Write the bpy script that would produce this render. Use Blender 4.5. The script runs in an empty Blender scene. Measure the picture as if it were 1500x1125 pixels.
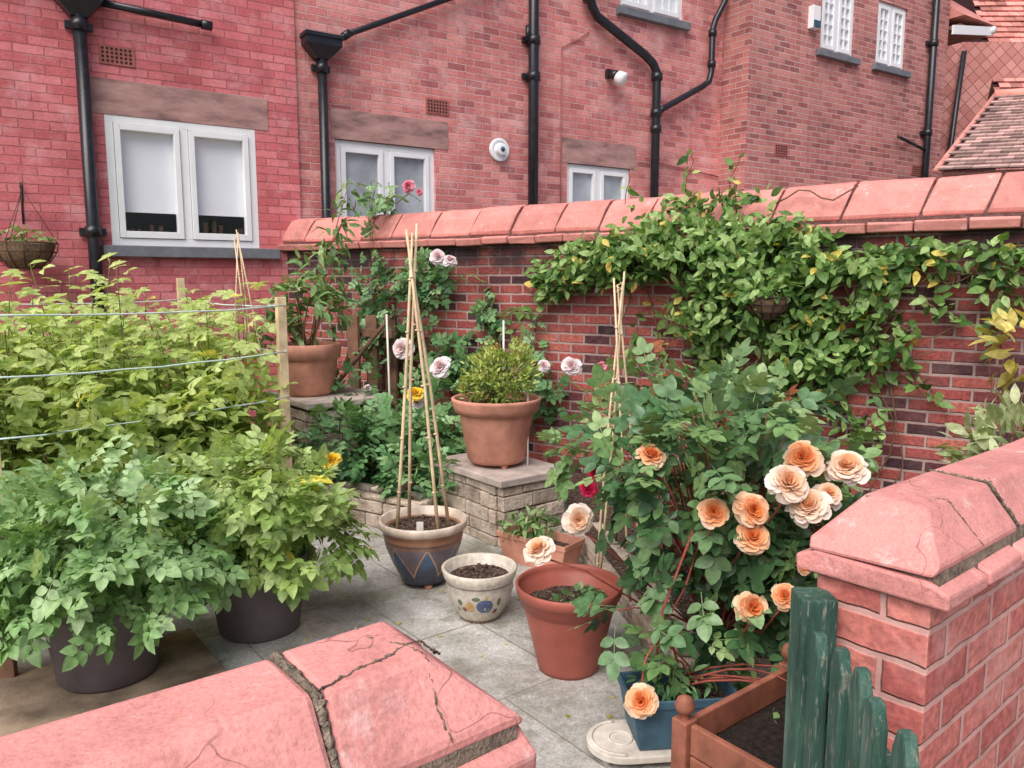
import bpy, math, random
import numpy as np
from mathutils import Vector, Matrix, noise
R=random.Random(7); G=np.random.default_rng(7)
scene=bpy.context.scene
# ------------------------------------------------------------ helpers
def empty(name,loc=(0,0,0),rz=0):
    e=bpy.data.objects.new(name,None); e.location=loc; e.rotation_euler=(0,0,math.radians(rz))
    e.empty_display_size=.1; scene.collection.objects.link(e); return e
def adopt(o,p,world=False):
    if p is None: return
    o.parent=p
    if world: o.matrix_parent_inverse=p.matrix_basis.inverted()
class Geo:
    def __init__(s): s.v=[];s.f=[];s.m=[];s.sm=[]
    def add(s,vs,fs,m=0,smooth=False):
        b=len(s.v); s.v+= [tuple(v) for v in vs]
        for f in fs: s.f.append(tuple(i+b for i in f)); s.m.append(m); s.sm.append(smooth)
    def box(s,x0,x1,y0,y1,z0,z1,m=0,j=0):
        q=lambda:R.uniform(-j,j) if j else 0
        vs=[(x+q(),y+q(),z+q()) for z in(z0,z1) for y in(y0,y1) for x in(x0,x1)]
        s.add(vs,[(0,2,3,1),(4,5,7,6),(0,1,5,4),(2,6,7,3),(0,4,6,2),(1,3,7,5)],m)
    def obox(s,c,ax,L,W,H,m=0):
        ca,sa=math.cos(ax),math.sin(ax); vs=[]
        for z in(-H/2,H/2):
            for y in(-W/2,W/2):
                for x in(-L/2,L/2): vs.append((c[0]+x*ca-y*sa,c[1]+x*sa+y*ca,c[2]+z))
        s.add(vs,[(0,2,3,1),(4,5,7,6),(0,1,5,4),(2,6,7,3),(0,4,6,2),(1,3,7,5)],m)
    def tube(s,pts,r,m=0,n=8,cap=True):
        pts=[Vector(p) for p in pts]; k=len(pts)
        rs=r if isinstance(r,(list,tuple)) else [r]*k
        vs=[];fs=[]; ref=None
        for i,p in enumerate(pts):
            t=(pts[min(i+1,k-1)]-pts[max(i-1,0)])
            if t.length<1e-9: t=Vector((0,0,1))
            t.normalize()
            if ref is None: ref=Vector((0,1,0)) if abs(t.y)<.9 else Vector((1,0,0))
            a=(ref-t*ref.dot(t)); 
            if a.length<1e-4: a=t.orthogonal()
            a.normalize(); ref=a; b=t.cross(a)
            for j in range(n):
                w=2*math.pi*j/n; vs.append(p+(a*math.cos(w)+b*math.sin(w))*rs[i])
        for i in range(k-1):
            for j in range(n):
                j2=(j+1)%n; fs.append((i*n+j,i*n+j2,(i+1)*n+j2,(i+1)*n+j))
        if cap: fs.append(tuple(range(n-1,-1,-1))); fs.append(tuple((k-1)*n+j for j in range(n)))
        s.add(vs,fs,m,True)
    def lathe(s,prof,c=(0,0,0),m=0,n=48,smooth=True):
        vs=[];fs=[]
        for r,z in prof:
            for j in range(n):
                w=2*math.pi*j/n; vs.append((c[0]+r*math.cos(w),c[1]+r*math.sin(w),c[2]+z))
        for i in range(len(prof)-1):
            for j in range(n):
                j2=(j+1)%n; fs.append((i*n+j,i*n+j2,(i+1)*n+j2,(i+1)*n+j))
        s.add(vs,fs,m,smooth)
    def block(s,x0,x1,prof,i0=0,i1=0,m=0,j=0):
        n=len(prof); vs=[]
        for x,sg,ins in((x0,1,i0),(x1,-1,i1)):
            for (y,z,f) in prof: vs.append((x+sg*ins*f+R.uniform(-j,j),y+R.uniform(-j,j),z+R.uniform(-j,j)))
        fs=[tuple(range(n)),tuple(range(2*n-1,n-1,-1))]
        for k in range(n):
            k2=(k+1)%n; fs.append((k,n+k,n+k2,k2))
        s.add(vs,fs,m)
    def build(s,name,mats,parent=None,world=False,bevel=0):
        me=bpy.data.meshes.new(name); me.from_pydata(s.v,[],s.f)
        for mt in (mats if isinstance(mats,(list,tuple)) else [mats]): me.materials.append(mt)
        me.polygons.foreach_set('material_index',s.m); me.polygons.foreach_set('use_smooth',s.sm)
        uv=me.uv_layers.new(name='UVMap')
        for p in me.polygons:
            n=p.normal; a,b,c=abs(n.x),abs(n.y),abs(n.z)
            for li in p.loop_indices:
                co=me.vertices[me.loops[li].vertex_index].co
                if c>=a and c>=b: uv.data[li].uv=(co.x,co.y)
                elif b>=a: uv.data[li].uv=(co.x,co.z)
                else: uv.data[li].uv=(co.y+.11,co.z)
        o=bpy.data.objects.new(name,me); scene.collection.objects.link(o)
        adopt(o,parent,world)
        if bevel:
            b=o.modifiers.new('b','BEVEL'); b.width=bevel; b.segments=2; b.limit_method='ANGLE'; b.angle_limit=math.radians(35)
        return o
# ------------------------------------------------------------ materials
class NT:
    def __init__(s,name):
        s.mat=bpy.data.materials.new(name); s.mat.use_nodes=True; s.t=s.mat.node_tree; s.n=s.t.nodes
        s.p=s.n['Principled BSDF']; s.out=s.n['Material Output']; s.tc=s.n.new('ShaderNodeTexCoord')
    def l(s,a,b): s.t.links.new(a,b)
    def noise(s,scale,detail=3,vec='Object',rough=.6,stretch=None):
        n=s.n.new('ShaderNodeTexNoise'); n.inputs['Scale'].default_value=scale; n.inputs['Detail'].default_value=min(detail,4); n.inputs['Roughness'].default_value=rough
        src=s.tc.outputs[vec] if isinstance(vec,str) else vec
        if stretch:
            m=s.n.new('ShaderNodeMapping'); m.inputs['Scale'].default_value=stretch; s.l(src,m.inputs[0]); src=m.outputs[0]
        s.l(src,n.inputs['Vector']); return n.outputs['Fac']
    def ramp(s,fac,stops,interp='LINEAR'):
        r=s.n.new('ShaderNodeValToRGB'); r.color_ramp.interpolation=interp; e=r.color_ramp.elements
        while len(e)<len(stops): e.new(.5)
        for i,(p,c) in enumerate(stops):
            e[i].position=p; e[i].color=(c[0],c[1],c[2],1) if hasattr(c,'__len__') else (c,c,c,1)
        s.l(fac,r.inputs[0]); return r.outputs[0]
    def mix(s,fac,a,b,mode='MIX'):
        m=s.n.new('ShaderNodeMix'); m.data_type='RGBA'; m.blend_type=mode
        for ix,val in((0,fac),(6,a),(7,b)):
            sock=m.inputs[ix]
            if hasattr(val,'links'): s.l(val,sock)
            elif hasattr(val,'__len__'): sock.default_value=(val[0],val[1],val[2],1)
            elif ix==0: sock.default_value=val
            else: sock.default_value=(val,val,val,1)
        return m.outputs[2]
    def math(s,op,a,b=0.,c=None):
        m=s.n.new('ShaderNodeMath'); m.operation=op
        for i,v in enumerate((a,b,c)):
            if v is None: continue
            if hasattr(v,'links'): s.l(v,m.inputs[i])
            else: m.inputs[i].default_value=v
        return m.outputs[0]
    def bump(s,h,strength=.5,dist=.01,prev=None):
        b=s.n.new('ShaderNodeBump'); b.inputs['Strength'].default_value=strength; b.inputs['Distance'].default_value=dist
        s.l(h,b.inputs['Height'])
        if prev is not None: s.l(prev,b.inputs['Normal'])
        return b.outputs[0]
    def done(s,col=None,rough=None,normal=None,spec=.3,metal=0):
        if col is not None:
            if hasattr(col,'links'): s.l(col,s.p.inputs['Base Color'])
            else: s.p.inputs['Base Color'].default_value=(*col,1)
        if rough is not None:
            if hasattr(rough,'links'): s.l(rough,s.p.inputs['Roughness'])
            else: s.p.inputs['Roughness'].default_value=rough
        if normal is not None: s.l(normal,s.p.inputs['Normal'])
        s.p.inputs['Specular IOR Level'].default_value=spec; s.p.inputs['Metallic'].default_value=metal
        return s.mat
def simple(name,col,rough=.6,var=.25,scale=12,bump=.2,bd=.004,spec=.3):
    n=NT(name); f=n.noise(scale,4)
    c=n.ramp(f,[(.3,[x*(1-var) for x in col]),(.7,[min(1,x*(1+var)) for x in col])])
    return n.done(c,rough,n.bump(n.noise(scale*5,3),bump,bd) if bump>.06 else None,spec)
def brick(name,stops,mortar,msize=.011,dirt=.35,bd=.006,mottle=.25,topdark=None,patch=None,w=.225,h=.075,stain=None):
    n=NT(name)
    nz=n.n.new('ShaderNodeTexNoise'); nz.inputs['Scale'].default_value=18; nz.inputs['Detail'].default_value=2
    n.l(n.tc.outputs['UV'],nz.inputs['Vector'])
    vm=n.n.new('ShaderNodeVectorMath'); vm.operation='MULTIPLY_ADD'; vm.inputs[1].default_value=(.010,.010,0)
    n.l(nz.outputs['Color'],vm.inputs[0]); n.l(n.tc.outputs['UV'],vm.inputs[2])
    b=n.n.new('ShaderNodeTexBrick'); n.l(vm.outputs[0],b.inputs['Vector'])
    for k,v in(('Scale',1),('Mortar Size',msize),('Mortar Smooth',.5),('Brick Width',w),('Row Height',h),('Bias',0)): b.inputs[k].default_value=v
    b.inputs['Color1'].default_value=(0,0,0,1); b.inputs['Color2'].default_value=(1,1,1,1); b.inputs['Mortar'].default_value=(.5,.5,.5,1)
    col=n.ramp(b.outputs['Color'],stops)
    f2=n.noise(45,4,'UV'); col=n.mix(1,col,n.ramp(f2,[(.3,1-mottle),(.7,1+mottle)]),'MULTIPLY')
    mc=n.mix(n.noise(9,3,'UV'),[x*.7 for x in mortar],[min(1,x*1.25) for x in mortar])
    col=n.mix(b.outputs['Fac'],col,mc)
    f3=n.noise(1.1,5,'UV',.65); col=n.mix(1,col,n.ramp(f3,[(.32,1-dirt),(.52,1.),(.75,1+dirt*.5)]),'MULTIPLY')
    st=n.noise(2.2,4,'UV',.6,(3,.35,1)); col=n.mix(1,col,n.ramp(st,[(.3,1-dirt*.6),(.5,1.)]),'MULTIPLY')
    if patch:
        pf=n.noise(3.1,5,'UV',.72); col=n.mix(n.ramp(pf,[(.50,0),(.74,patch[1])]),col,patch[0])
    if stain:
        pf=n.noise(1.7,5,'UV',.75,(1,.8,1)); col=n.mix(n.ramp(pf,[(.55,0),(.72,stain[1])]),col,stain[0])
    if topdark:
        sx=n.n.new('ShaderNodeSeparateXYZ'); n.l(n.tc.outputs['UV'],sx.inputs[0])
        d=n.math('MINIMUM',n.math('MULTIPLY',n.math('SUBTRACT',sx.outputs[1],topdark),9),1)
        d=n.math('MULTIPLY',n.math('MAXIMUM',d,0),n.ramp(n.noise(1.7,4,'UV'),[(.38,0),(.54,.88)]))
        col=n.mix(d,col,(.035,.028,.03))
    hgt=n.math('ADD',n.math('MULTIPLY',n.math('SUBTRACT',1,b.outputs['Fac']),1),n.math('MULTIPLY',f2,.45))
    return n.done(col,.82,n.bump(hgt,.8,bd),.2)
def leafmat(name,cols,yellow=None,trans=.3,rough=.42,spec=.35):
    n=NT(name); a=n.n.new('ShaderNodeAttribute'); a.attribute_name='tint'
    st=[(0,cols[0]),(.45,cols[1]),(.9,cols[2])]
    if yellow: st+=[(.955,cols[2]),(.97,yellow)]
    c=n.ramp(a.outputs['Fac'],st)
    f=n.noise(38,1); c=n.mix(1,c,n.ramp(f,[(.3,.74),(.7,1.22)]),'MULTIPLY')
    n.done(c,rough,None,spec)
    tr=n.n.new('ShaderNodeBsdfTranslucent'); n.l(n.mix(1,c,(1.3,1.3,.6),'MULTIPLY'),tr.inputs[0])
    mx=n.n.new('ShaderNodeMixShader'); mx.inputs[0].default_value=trans
    n.l(n.p.outputs[0],mx.inputs[1]); n.l(tr.outputs[0],mx.inputs[2]); n.l(mx.outputs[0],n.out.inputs[0]); return n.mat
def petalmat(name,c0,c1,c2):
    n=NT(name); a=n.n.new('ShaderNodeAttribute'); a.attribute_name='tint'
    c=n.ramp(a.outputs['Fac'],[(0,c0),(.5,c1),(1,c2)])
    n.done(c,.6,None,.15)
    tr=n.n.new('ShaderNodeBsdfTranslucent'); n.l(c,tr.inputs[0]); mx=n.n.new('ShaderNodeMixShader'); mx.inputs[0].default_value=.35
    n.l(n.p.outputs[0],mx.inputs[1]); n.l(tr.outputs[0],mx.inputs[2]); n.l(mx.outputs[0],n.out.inputs[0]); return n.mat

M={}
M['painted']=brick('painted_red_brick',[(0,(.56,.135,.145)),(.5,(.66,.18,.19)),(1,(.74,.24,.25))],(.50,.15,.16),.007,.22,.007,.16,patch=((.78,.40,.41),.7),stain=((.34,.09,.13),.5))
M['facade']=brick('facade_brick',[(0,(.42,.14,.14)),(.15,(.58,.19,.18)),(.6,(.68,.24,.22)),(1,(.78,.33,.30))],(.68,.40,.38),.007,.24,.006,.24,patch=((.80,.50,.48),.7),stain=((.30,.12,.13),.55))
M['wing']=brick('wing_brick',[(0,(.30,.11,.11)),(.3,(.46,.16,.145)),(1,(.60,.25,.22))],(.56,.38,.35),.009,.22,.006,.2,patch=((.6,.34,.31),.4))
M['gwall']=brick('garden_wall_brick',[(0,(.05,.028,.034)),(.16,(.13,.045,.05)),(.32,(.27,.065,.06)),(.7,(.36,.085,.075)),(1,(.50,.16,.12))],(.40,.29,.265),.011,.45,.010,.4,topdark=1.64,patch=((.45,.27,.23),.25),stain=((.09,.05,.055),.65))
M['lowbrick']=brick('boundary_brick',[(0,(.44,.12,.105)),(.5,(.54,.165,.14)),(1,(.62,.23,.19))],(.60,.34,.30),.009,.35,.007,.35,patch=((.70,.44,.39),.65),stain=((.2,.08,.07),.4))
def stone_pink(name,base,cr=True):
    n=NT(name); f=n.noise(5,5,'Object',.7)
    c=n.ramp(f,[(.25,[x*.72 for x in base]),(.5,base),(.78,[min(1,x*1.16) for x in base])])
    g=n.n.new('ShaderNodeNewGeometry'); c=n.mix(1,c,n.ramp(g.outputs['Random Per Island'],[(0,.84),(1,1.08)]),'MULTIPLY')
    c=n.mix(1,c,n.ramp(n.noise(170,3,'Object',.7),[(.3,.78),(.5,1),(.7,1.12)]),'MULTIPLY')
    w=n.noise(17,5,'Object',.75); c=n.mix(n.ramp(w,[(.58,0),(.74,.5)]),c,(.86,.64,.60))
    d=n.noise(6,5,'Object',.8); c=n.mix(n.ramp(d,[(.56,0),(.72,.6)]),c,(.34,.13,.11))
    if cr:
        v=n.n.new('ShaderNodeTexVoronoi'); v.feature='DISTANCE_TO_EDGE'; v.inputs['Scale'].default_value=4.5
        nn=n.n.new('ShaderNodeTexNoise'); nn.inputs['Scale'].default_value=9; n.l(n.tc.outputs['Object'],nn.inputs['Vector'])
        vm=n.n.new('ShaderNodeVectorMath'); vm.operation='MULTIPLY_ADD'; vm.inputs[1].default_value=(.2,.2,.2); n.l(nn.outputs['Color'],vm.inputs[0]); n.l(n.tc.outputs['Object'],vm.inputs[2]); n.l(vm.outputs[0],v.inputs['Vector'])
        crk=n.math('MULTIPLY',n.ramp(v.outputs['Distance'],[(0,1),(.009,0)]),n.ramp(n.noise(3,3),[(.46,0),(.54,.8)]))
        c=n.mix(crk,c,(.16,.07,.06))
    return n.done(c,.72,n.bump(n.noise(90,4,'Object',.75),.55,.003,n.bump(n.noise(9,4),.6,.015)),.28)
M['cope']=stone_pink('coping_pink',(.70,.295,.265))
M['cope2']=stone_pink('coping_far',(.66,.27,.235),False)
M['mort']=simple('mossy_mortar',(.25,.20,.15),.95,.6,40,1,.012)
M['bed']=simple('bedding_mortar',(.16,.09,.08),.95,.5,30,.9,.01)
n=NT('sandstone_lintel'); f=n.noise(2.2,5,'Object',.65,(1,1,3.5)); c=n.ramp(f,[(.3,(.16,.10,.10)),(.48,(.40,.23,.21)),(.62,(.50,.30,.27)),(.75,(.64,.40,.37))]); M['lint']=n.done(c,.85,n.bump(n.noise(30,4),.4,.005),.2)
M['sill']=simple('slate_grey_sill',(.17,.18,.20),.6,.2,8)
M['white']=simple('white_paint',(.85,.86,.87),.4,.04,6,.05)
M['blind']=simple('roller_blind',(.90,.91,.95),.8,.02,3,.02)
M['grey_in']=simple('interior_shade',(.46,.49,.52),.8,.3,3,.02)
M['darkin']=simple('interior_dark',(.03,.035,.035),.7,.6,9,.02)
M['black']=simple('black_gloss_paint',(.016,.017,.022),.3,.4,14,.15,spec=.5)
M['vent']=simple('terracotta_vent',(.38,.13,.11),.8,.2,20)
M['ventd']=simple('vent_dark',(.05,.02,.02),.9)
n=NT('window_glass'); 
tr=n.n.new('ShaderNodeBsdfTransparent'); tr.inputs[0].default_value=(.98,.985,.99,1); gl=n.n.new('ShaderNodeBsdfGlossy'); gl.inputs['Roughness'].default_value=.03
lw=n.n.new('ShaderNodeLayerWeight'); lw.inputs[0].default_value=.5
mx=n.n.new('ShaderNodeMixShader'); n.l(n.math('ADD',n.math('MULTIPLY',n.math('POWER',lw.outputs['Facing'],4),.5),.06),mx.inputs[0]); n.l(tr.outputs[0],mx.inputs[1]); n.l(gl.outputs[0],mx.inputs[2]); n.l(mx.outputs[0],n.out.inputs[0]); M['glass']=n.mat
M['terra']=simple('terracotta',(.54,.25,.175),.78,.28,7,.3,.005)
M['terra_pl']=simple('plastic_terracotta',(.32,.09,.065),.45,.2,6,.08)
M['dkpot']=simple('dark_plastic_pot',(.125,.105,.11),.5,.25,7,.12)
M['soil']=simple('potting_soil',(.045,.032,.026),.95,.7,60,1,.02)
n=NT('soil_crumb'); f=n.noise(70,5); c=n.ramp(f,[(.3,(.02,.014,.012)),(.55,(.10,.065,.05)),(.72,(.32,.25,.2))]); M['soilc']=n.done(c,.95,n.bump(n.noise(45,4),1,.02),.1)
M['cane']=simple('bamboo_cane',(.68,.52,.33),.55,.25,15,.15)
M['stake']=simple('pale_stake',(.66,.63,.56),.6,.15,15,.15)
M['twine']=simple('blue_grey_twine',(.62,.76,.72),.8,.1,15,.02)
M['wood']=simple('weathered_wood',(.20,.11,.07),.8,.4,8,.4)
M['rwood']=simple('red_brown_wood',(.28,.105,.065),.65,.35,14,.3)
n=NT('green_gate_paint'); f=n.noise(3,4,'Object',.65,(4,4,1)); c=n.ramp(f,[(.3,(.022,.06,.045)),(.52,(.05,.12,.09)),(.70,(.13,.22,.175))]); c=n.mix(n.ramp(n.noise(30,4,'Object',.7,(3,3,.5)),[(.56,0),(.66,.8)]),c,(.26,.25,.21)); M['gate']=n.done(c,.65,n.bump(n.noise(30,4,'Object',.7,(5,5,.5)),.9,.006),.25)
M['bluep']=simple('blue_trough',(.055,.12,.17),.55,.35,10,.15)
M['cream']=simple('cream_board',(.60,.55,.48),.6,.3,10,.25)
M['stem']=simple('green_stem',(.12,.17,.05),.6,.3,20,.02)
M['bstem']=simple('brown_stem',(.16,.09,.05),.7,.3,20,.02)
M['rstem']=simple('red_stem',(.28,.07,.05),.6,.3,20,.02)
M['coir']=simple('coir_liner',(.34,.22,.13),.95,.5,60,1,.02)
M['wire']=simple('dark_wire',(.06,.035,.03),.6,.2,12,.02)
n=NT('rough_sandstone'); f=n.noise(9,5,'Object',.65); c=n.ramp(f,[(.28,(.26,.20,.15)),(.5,(.50,.41,.33)),(.75,(.66,.57,.48))]); g=n.n.new('ShaderNodeNewGeometry'); c=n.mix(1,c,n.ramp(g.outputs['Random Per Island'],[(0,.66),(1,1.2)]),'MULTIPLY'); M['stone']=n.done(c,.9,n.bump(n.noise(22,5,'Object',.7),1,.022),.15)
M['slab']=simple('stone_slab',(.42,.35,.31),.85,.3,7,.4,.006)
n=NT('patio_paving')
mp=n.n.new('ShaderNodeMapping'); mp.inputs['Rotation'].default_value=(0,0,math.radians(-38)); mp.inputs['Location'].default_value=(.13,.22,0); n.l(n.tc.outputs['Object'],mp.inputs[0])
b=n.n.new('ShaderNodeTexBrick'); b.offset=.5; n.l(mp.outputs[0],b.inputs['Vector'])
for k,v in(('Scale',1),('Mortar Size',.006),('Mortar Smooth',.6),('Brick Width',.62),('Row Height',.62),('Bias',0)): b.inputs[k].default_value=v
b.inputs['Color1'].default_value=(0,0,0,1); b.inputs['Color2'].default_value=(1,1,1,1); b.inputs['Mortar'].default_value=(.5,.5,.5,1)
f=n.noise(1.9,5,'Object',.72); c=n.ramp(f,[(.32,(.22,.21,.18)),(.46,(.37,.36,.33)),(.60,(.49,.48,.45)),(.72,(.58,.57,.54))])
c=n.mix(1,c,n.ramp(b.outputs['Color'],[(0,.88),(1,1.08)]),'MULTIPLY')
c=n.mix(1,c,n.ramp(n.noise(110,4),[(.35,.70),(.65,1.2)]),'MULTIPLY')
c=n.mix(n.ramp(n.noise(6,5,'Object',.78),[(.52,0),(.64,.65)]),c,(.19,.185,.14))
c=n.mix(n.ramp(n.noise(23,5,'Object',.7),[(.63,0),(.70,.65)]),c,(.60,.58,.55))
jf=n.math('MULTIPLY',b.outputs['Fac'],n.ramp(n.noise(4,3),[(.35,.45),(.6,1)])); c=n.mix(jf,c,(.20,.19,.14))
rg=n.ramp(n.noise(2.4,4),[(.40,.16),(.56,.8)])
hh=n.math('ADD',n.math('SUBTRACT',1,b.outputs['Fac']),n.math('MULTIPLY',n.noise(70,3),.3))
M['pave']=n.done(c,rg,n.bump(hh,.4,.005),.45)
M['earth']=simple('ground_surface',(.20,.19,.17),.9,.3,2,.4)
M['brownslab']=simple('brown_slab',(.28,.21,.15),.8,.5,6,.5,.008)
def tilemat(name,base):
    n=NT(name); g=n.n.new('ShaderNodeNewGeometry'); c=n.ramp(g.outputs['Random Per Island'],[(0,[x*.55 for x in base]),(.5,base),(1,[min(1,x*1.35) for x in base])])
    c=n.mix(1,c,n.ramp(n.noise(5,4),[(.3,.75),(.7,1.2)]),'MULTIPLY'); return n.done(c,.8,None,.2)
M['tile']=tilemat('clay_roof_tile',(.46,.31,.28)); M['tile2']=tilemat('red_roof_tile',(.60,.25,.21))
n=NT('glazed_patterned_pot'); sx=n.n.new('ShaderNodeSeparateXYZ'); n.l(n.tc.outputs['Object'],sx.inputs[0])
ang=n.math('ARCTAN2',sx.outputs[1],sx.outputs[0]); tri=n.math('PINGPONG',n.math('MULTIPLY',ang,2.2),1.0)
zz=n.math('MULTIPLY',sx.outputs[2],1/.33)
c=n.ramp(zz,[(0,(.04,.04,.055)),(.25,(.055,.06,.09)),(.42,(.06,.11,.19)),(.62,(.07,.13,.21)),(.66,(.28,.13,.07)),(.70,(.08,.07,.07)),(.73,(.30,.15,.09)),(.86,(.26,.13,.08)),(.87,(.55,.43,.33)),(1,(.62,.52,.43))])
ln=n.math('ABSOLUTE',n.math('SUBTRACT',zz,n.math('ADD',n.math('MULTIPLY',tri,.5),.16)))
k=n.math('MULTIPLY',n.math('LESS_THAN',ln,.03),n.math('LESS_THAN',zz,.64)); c=n.mix(k,c,(.42,.24,.13))
k2=n.math('MULTIPLY',n.math('LESS_THAN',n.math('ADD',n.math('MULTIPLY',tri,.5),.22),zz),n.math('LESS_THAN',zz,.64)); c=n.mix(n.math('MULTIPLY',k2,.5),c,(.26,.13,.08))
c=n.mix(1,c,n.ramp(n.noise(14,4),[(.3,.75),(.7,1.3)]),'MULTIPLY'); M['bpot']=n.done(c,.28,None,.5)
n=NT('cream_glazed_pot'); sx=n.n.new('ShaderNodeSeparateXYZ'); n.l(n.tc.outputs['Object'],sx.inputs[0]); zz=n.math('MULTIPLY',sx.outputs[2],1/.25)
c=n.ramp(zz,[(0,(.20,.13,.09)),(.06,(.25,.17,.12)),(.09,(.46,.41,.34)),(.72,(.52,.47,.40)),(.75,(.16,.12,.1)),(.77,(.56,.50,.43)),(1,(.58,.52,.43))]); c=n.mix(1,c,n.ramp(n.noise(40,4),[(.3,.7),(.7,1.15)]),'MULTIPLY'); M['cpot']=n.done(c,.4,None,.4)
M['motifb']=simple('motif_blue',(.08,.11,.2),.4,.4,40,.05); M['motify']=simple('motif_ochre',(.42,.28,.10),.4,.3,40,.05); M['motifg']=simple('motif_green',(.12,.14,.09),.4,.3,40,.05); M['motifr']=simple('motif_plum',(.22,.05,.06),.4,.3,40,.05)
# foliage
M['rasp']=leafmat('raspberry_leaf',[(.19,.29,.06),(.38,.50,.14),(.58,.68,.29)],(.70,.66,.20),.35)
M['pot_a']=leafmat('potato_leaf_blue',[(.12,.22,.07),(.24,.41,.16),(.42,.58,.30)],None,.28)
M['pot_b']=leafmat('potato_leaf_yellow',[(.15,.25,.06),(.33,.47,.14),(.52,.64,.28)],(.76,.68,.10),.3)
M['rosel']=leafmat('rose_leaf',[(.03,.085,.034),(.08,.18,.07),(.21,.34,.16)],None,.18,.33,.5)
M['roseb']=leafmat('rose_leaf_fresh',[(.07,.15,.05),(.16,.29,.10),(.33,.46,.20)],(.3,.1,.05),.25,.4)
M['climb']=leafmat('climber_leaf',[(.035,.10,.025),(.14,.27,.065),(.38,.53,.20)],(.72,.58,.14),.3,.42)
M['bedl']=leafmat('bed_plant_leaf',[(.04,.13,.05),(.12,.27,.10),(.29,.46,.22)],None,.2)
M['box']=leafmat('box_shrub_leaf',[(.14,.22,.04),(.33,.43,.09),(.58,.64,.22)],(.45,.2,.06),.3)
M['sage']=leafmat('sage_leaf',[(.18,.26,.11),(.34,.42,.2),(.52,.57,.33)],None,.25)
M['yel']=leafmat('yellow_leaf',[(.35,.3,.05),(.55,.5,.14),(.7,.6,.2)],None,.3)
M['peach']=petalmat('peach_petal',(.86,.28,.08),(.90,.50,.26),(.93,.76,.58))
M['blush']=petalmat('blush_petal',(.88,.50,.26),(.91,.73,.58),(.94,.86,.81))
M['whitep']=petalmat('white_pink_petal',(.82,.6,.6),(.87,.78,.79),(.9,.86,.88))
M['pinkp']=petalmat('pink_petal',(.7,.15,.25),(.8,.3,.4),(.85,.5,.56))
M['redp']=petalmat('crimson_petal',(.5,.01,.06),(.62,.03,.1),(.7,.06,.16))
M['yelp']=petalmat('yellow_petal',(.85,.5,.02),(.88,.65,.06),(.9,.75,.2))

# ------------------------------------------------------------ foliage engine
def leaf_tpl(w=.5,fold=.25,droop=.2,pts=((.12,.5),(.35,1.),(.6,.86),(.82,.48))):
    v=[(0,0,0)]
    for x,ww in pts:
        y=ww*w/2; z=-droop*x*x
        v+=[(x,y,z+fold*y),(x,0,z),(x,-y,z+fold*y)]
    v.append((1,0,-droop)); f=[(0,2,1),(0,3,2)]; n=len(pts)
    for i in range(n-1):
        a=1+3*i; b=a+3; f+=[(a,a+1,b+1,b),(a+1,a+2,b+2,b+1)]
    a=1+3*(n-1); t=len(v)-1; f+=[(a,a+1,t),(a+1,a+2,t)]
    return np.array(v,float),f
def compound(parts,lt,rachis=.6):
    V=[];F=[];b=0
    for px,py,rot,sc,dz in parts:
        v,f=lt; c,s=math.cos(rot),math.sin(rot); u=v*sc
        w=np.stack([u[:,0]*c-u[:,1]*s+px,u[:,0]*s+u[:,1]*c+py,u[:,2]+dz-.12*px*px],1)
        V.append(w); F+=[tuple(i+b for i in q) for q in f]; b+=len(w)
    h=.008; V.append(np.array([(0,-h,0),(0,h,0),(rachis,h,-.12*rachis**2),(rachis,-h,-.12*rachis**2)])); F.append((b,b+1,b+2,b+3))
    return np.concatenate(V),F
SP=((.14,.62),(.40,1.),(.72,.70))
L1=leaf_tpl(.50,.2,.18); Lw=leaf_tpl(.74,.2,.15,SP); Ln=leaf_tpl(.34,.3,.3,SP)
T_rasp=compound([(.5,0,0,.52,0),(.42,.02,1.1,.42,.01),(.42,-.02,-1.1,.42,.01)],leaf_tpl(.68,.3,.25),.5)
T_rasp5=compound([(.5,0,0,.5,0),(.42,.02,.95,.42,.01),(.42,-.02,-.95,.42,.01),(.38,.02,1.9,.32,.01),(.38,-.02,-1.9,.32,.01)],leaf_tpl(.62,.3,.25),.5)
T_rose=compound([(.62,0,0,.40,0),(.52,.01,1.0,.36,0),(.52,-.01,-1.0,.36,0),(.27,.01,1.15,.30,0),(.27,-.01,-1.15,.30,0)],leaf_tpl(.68,.22,.12,((.1,.6),(.35,1.),(.62,.88),(.84,.5))),.62)
T_potato=compound([(.64,0,0,.42,0),(.55,.01,.95,.35,.01),(.55,-.01,-.95,.35,.01),(.34,.01,1.1,.31,.01),(.34,-.01,-1.1,.31,.01),(.14,.01,1.2,.2,0),(.14,-.01,-1.2,.2,0)],leaf_tpl(.72,.35,.3,SP),.64)
def petal_tpl():
    V=[];F=[];xs=[0,.3,.6,.85,1.0];ws=[.16,.44,.60,.54,.26]
    for x,w in zip(xs,ws):
        for y in(-1,-.5,0,.5,1): V.append((x,y*w,.30*(y*w)**2*2-.20*x**3+.10*x+.03*math.sin(6*y+4*x)))
    for i in range(4):
        for j in range(4): a=i*5+j; F.append((a,a+1,a+6,a+5))
    return np.array(V),F
T_petal=petal_tpl()
def nrmz(a): return a/np.maximum(np.linalg.norm(a,axis=1,keepdims=True),1e-9)
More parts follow.
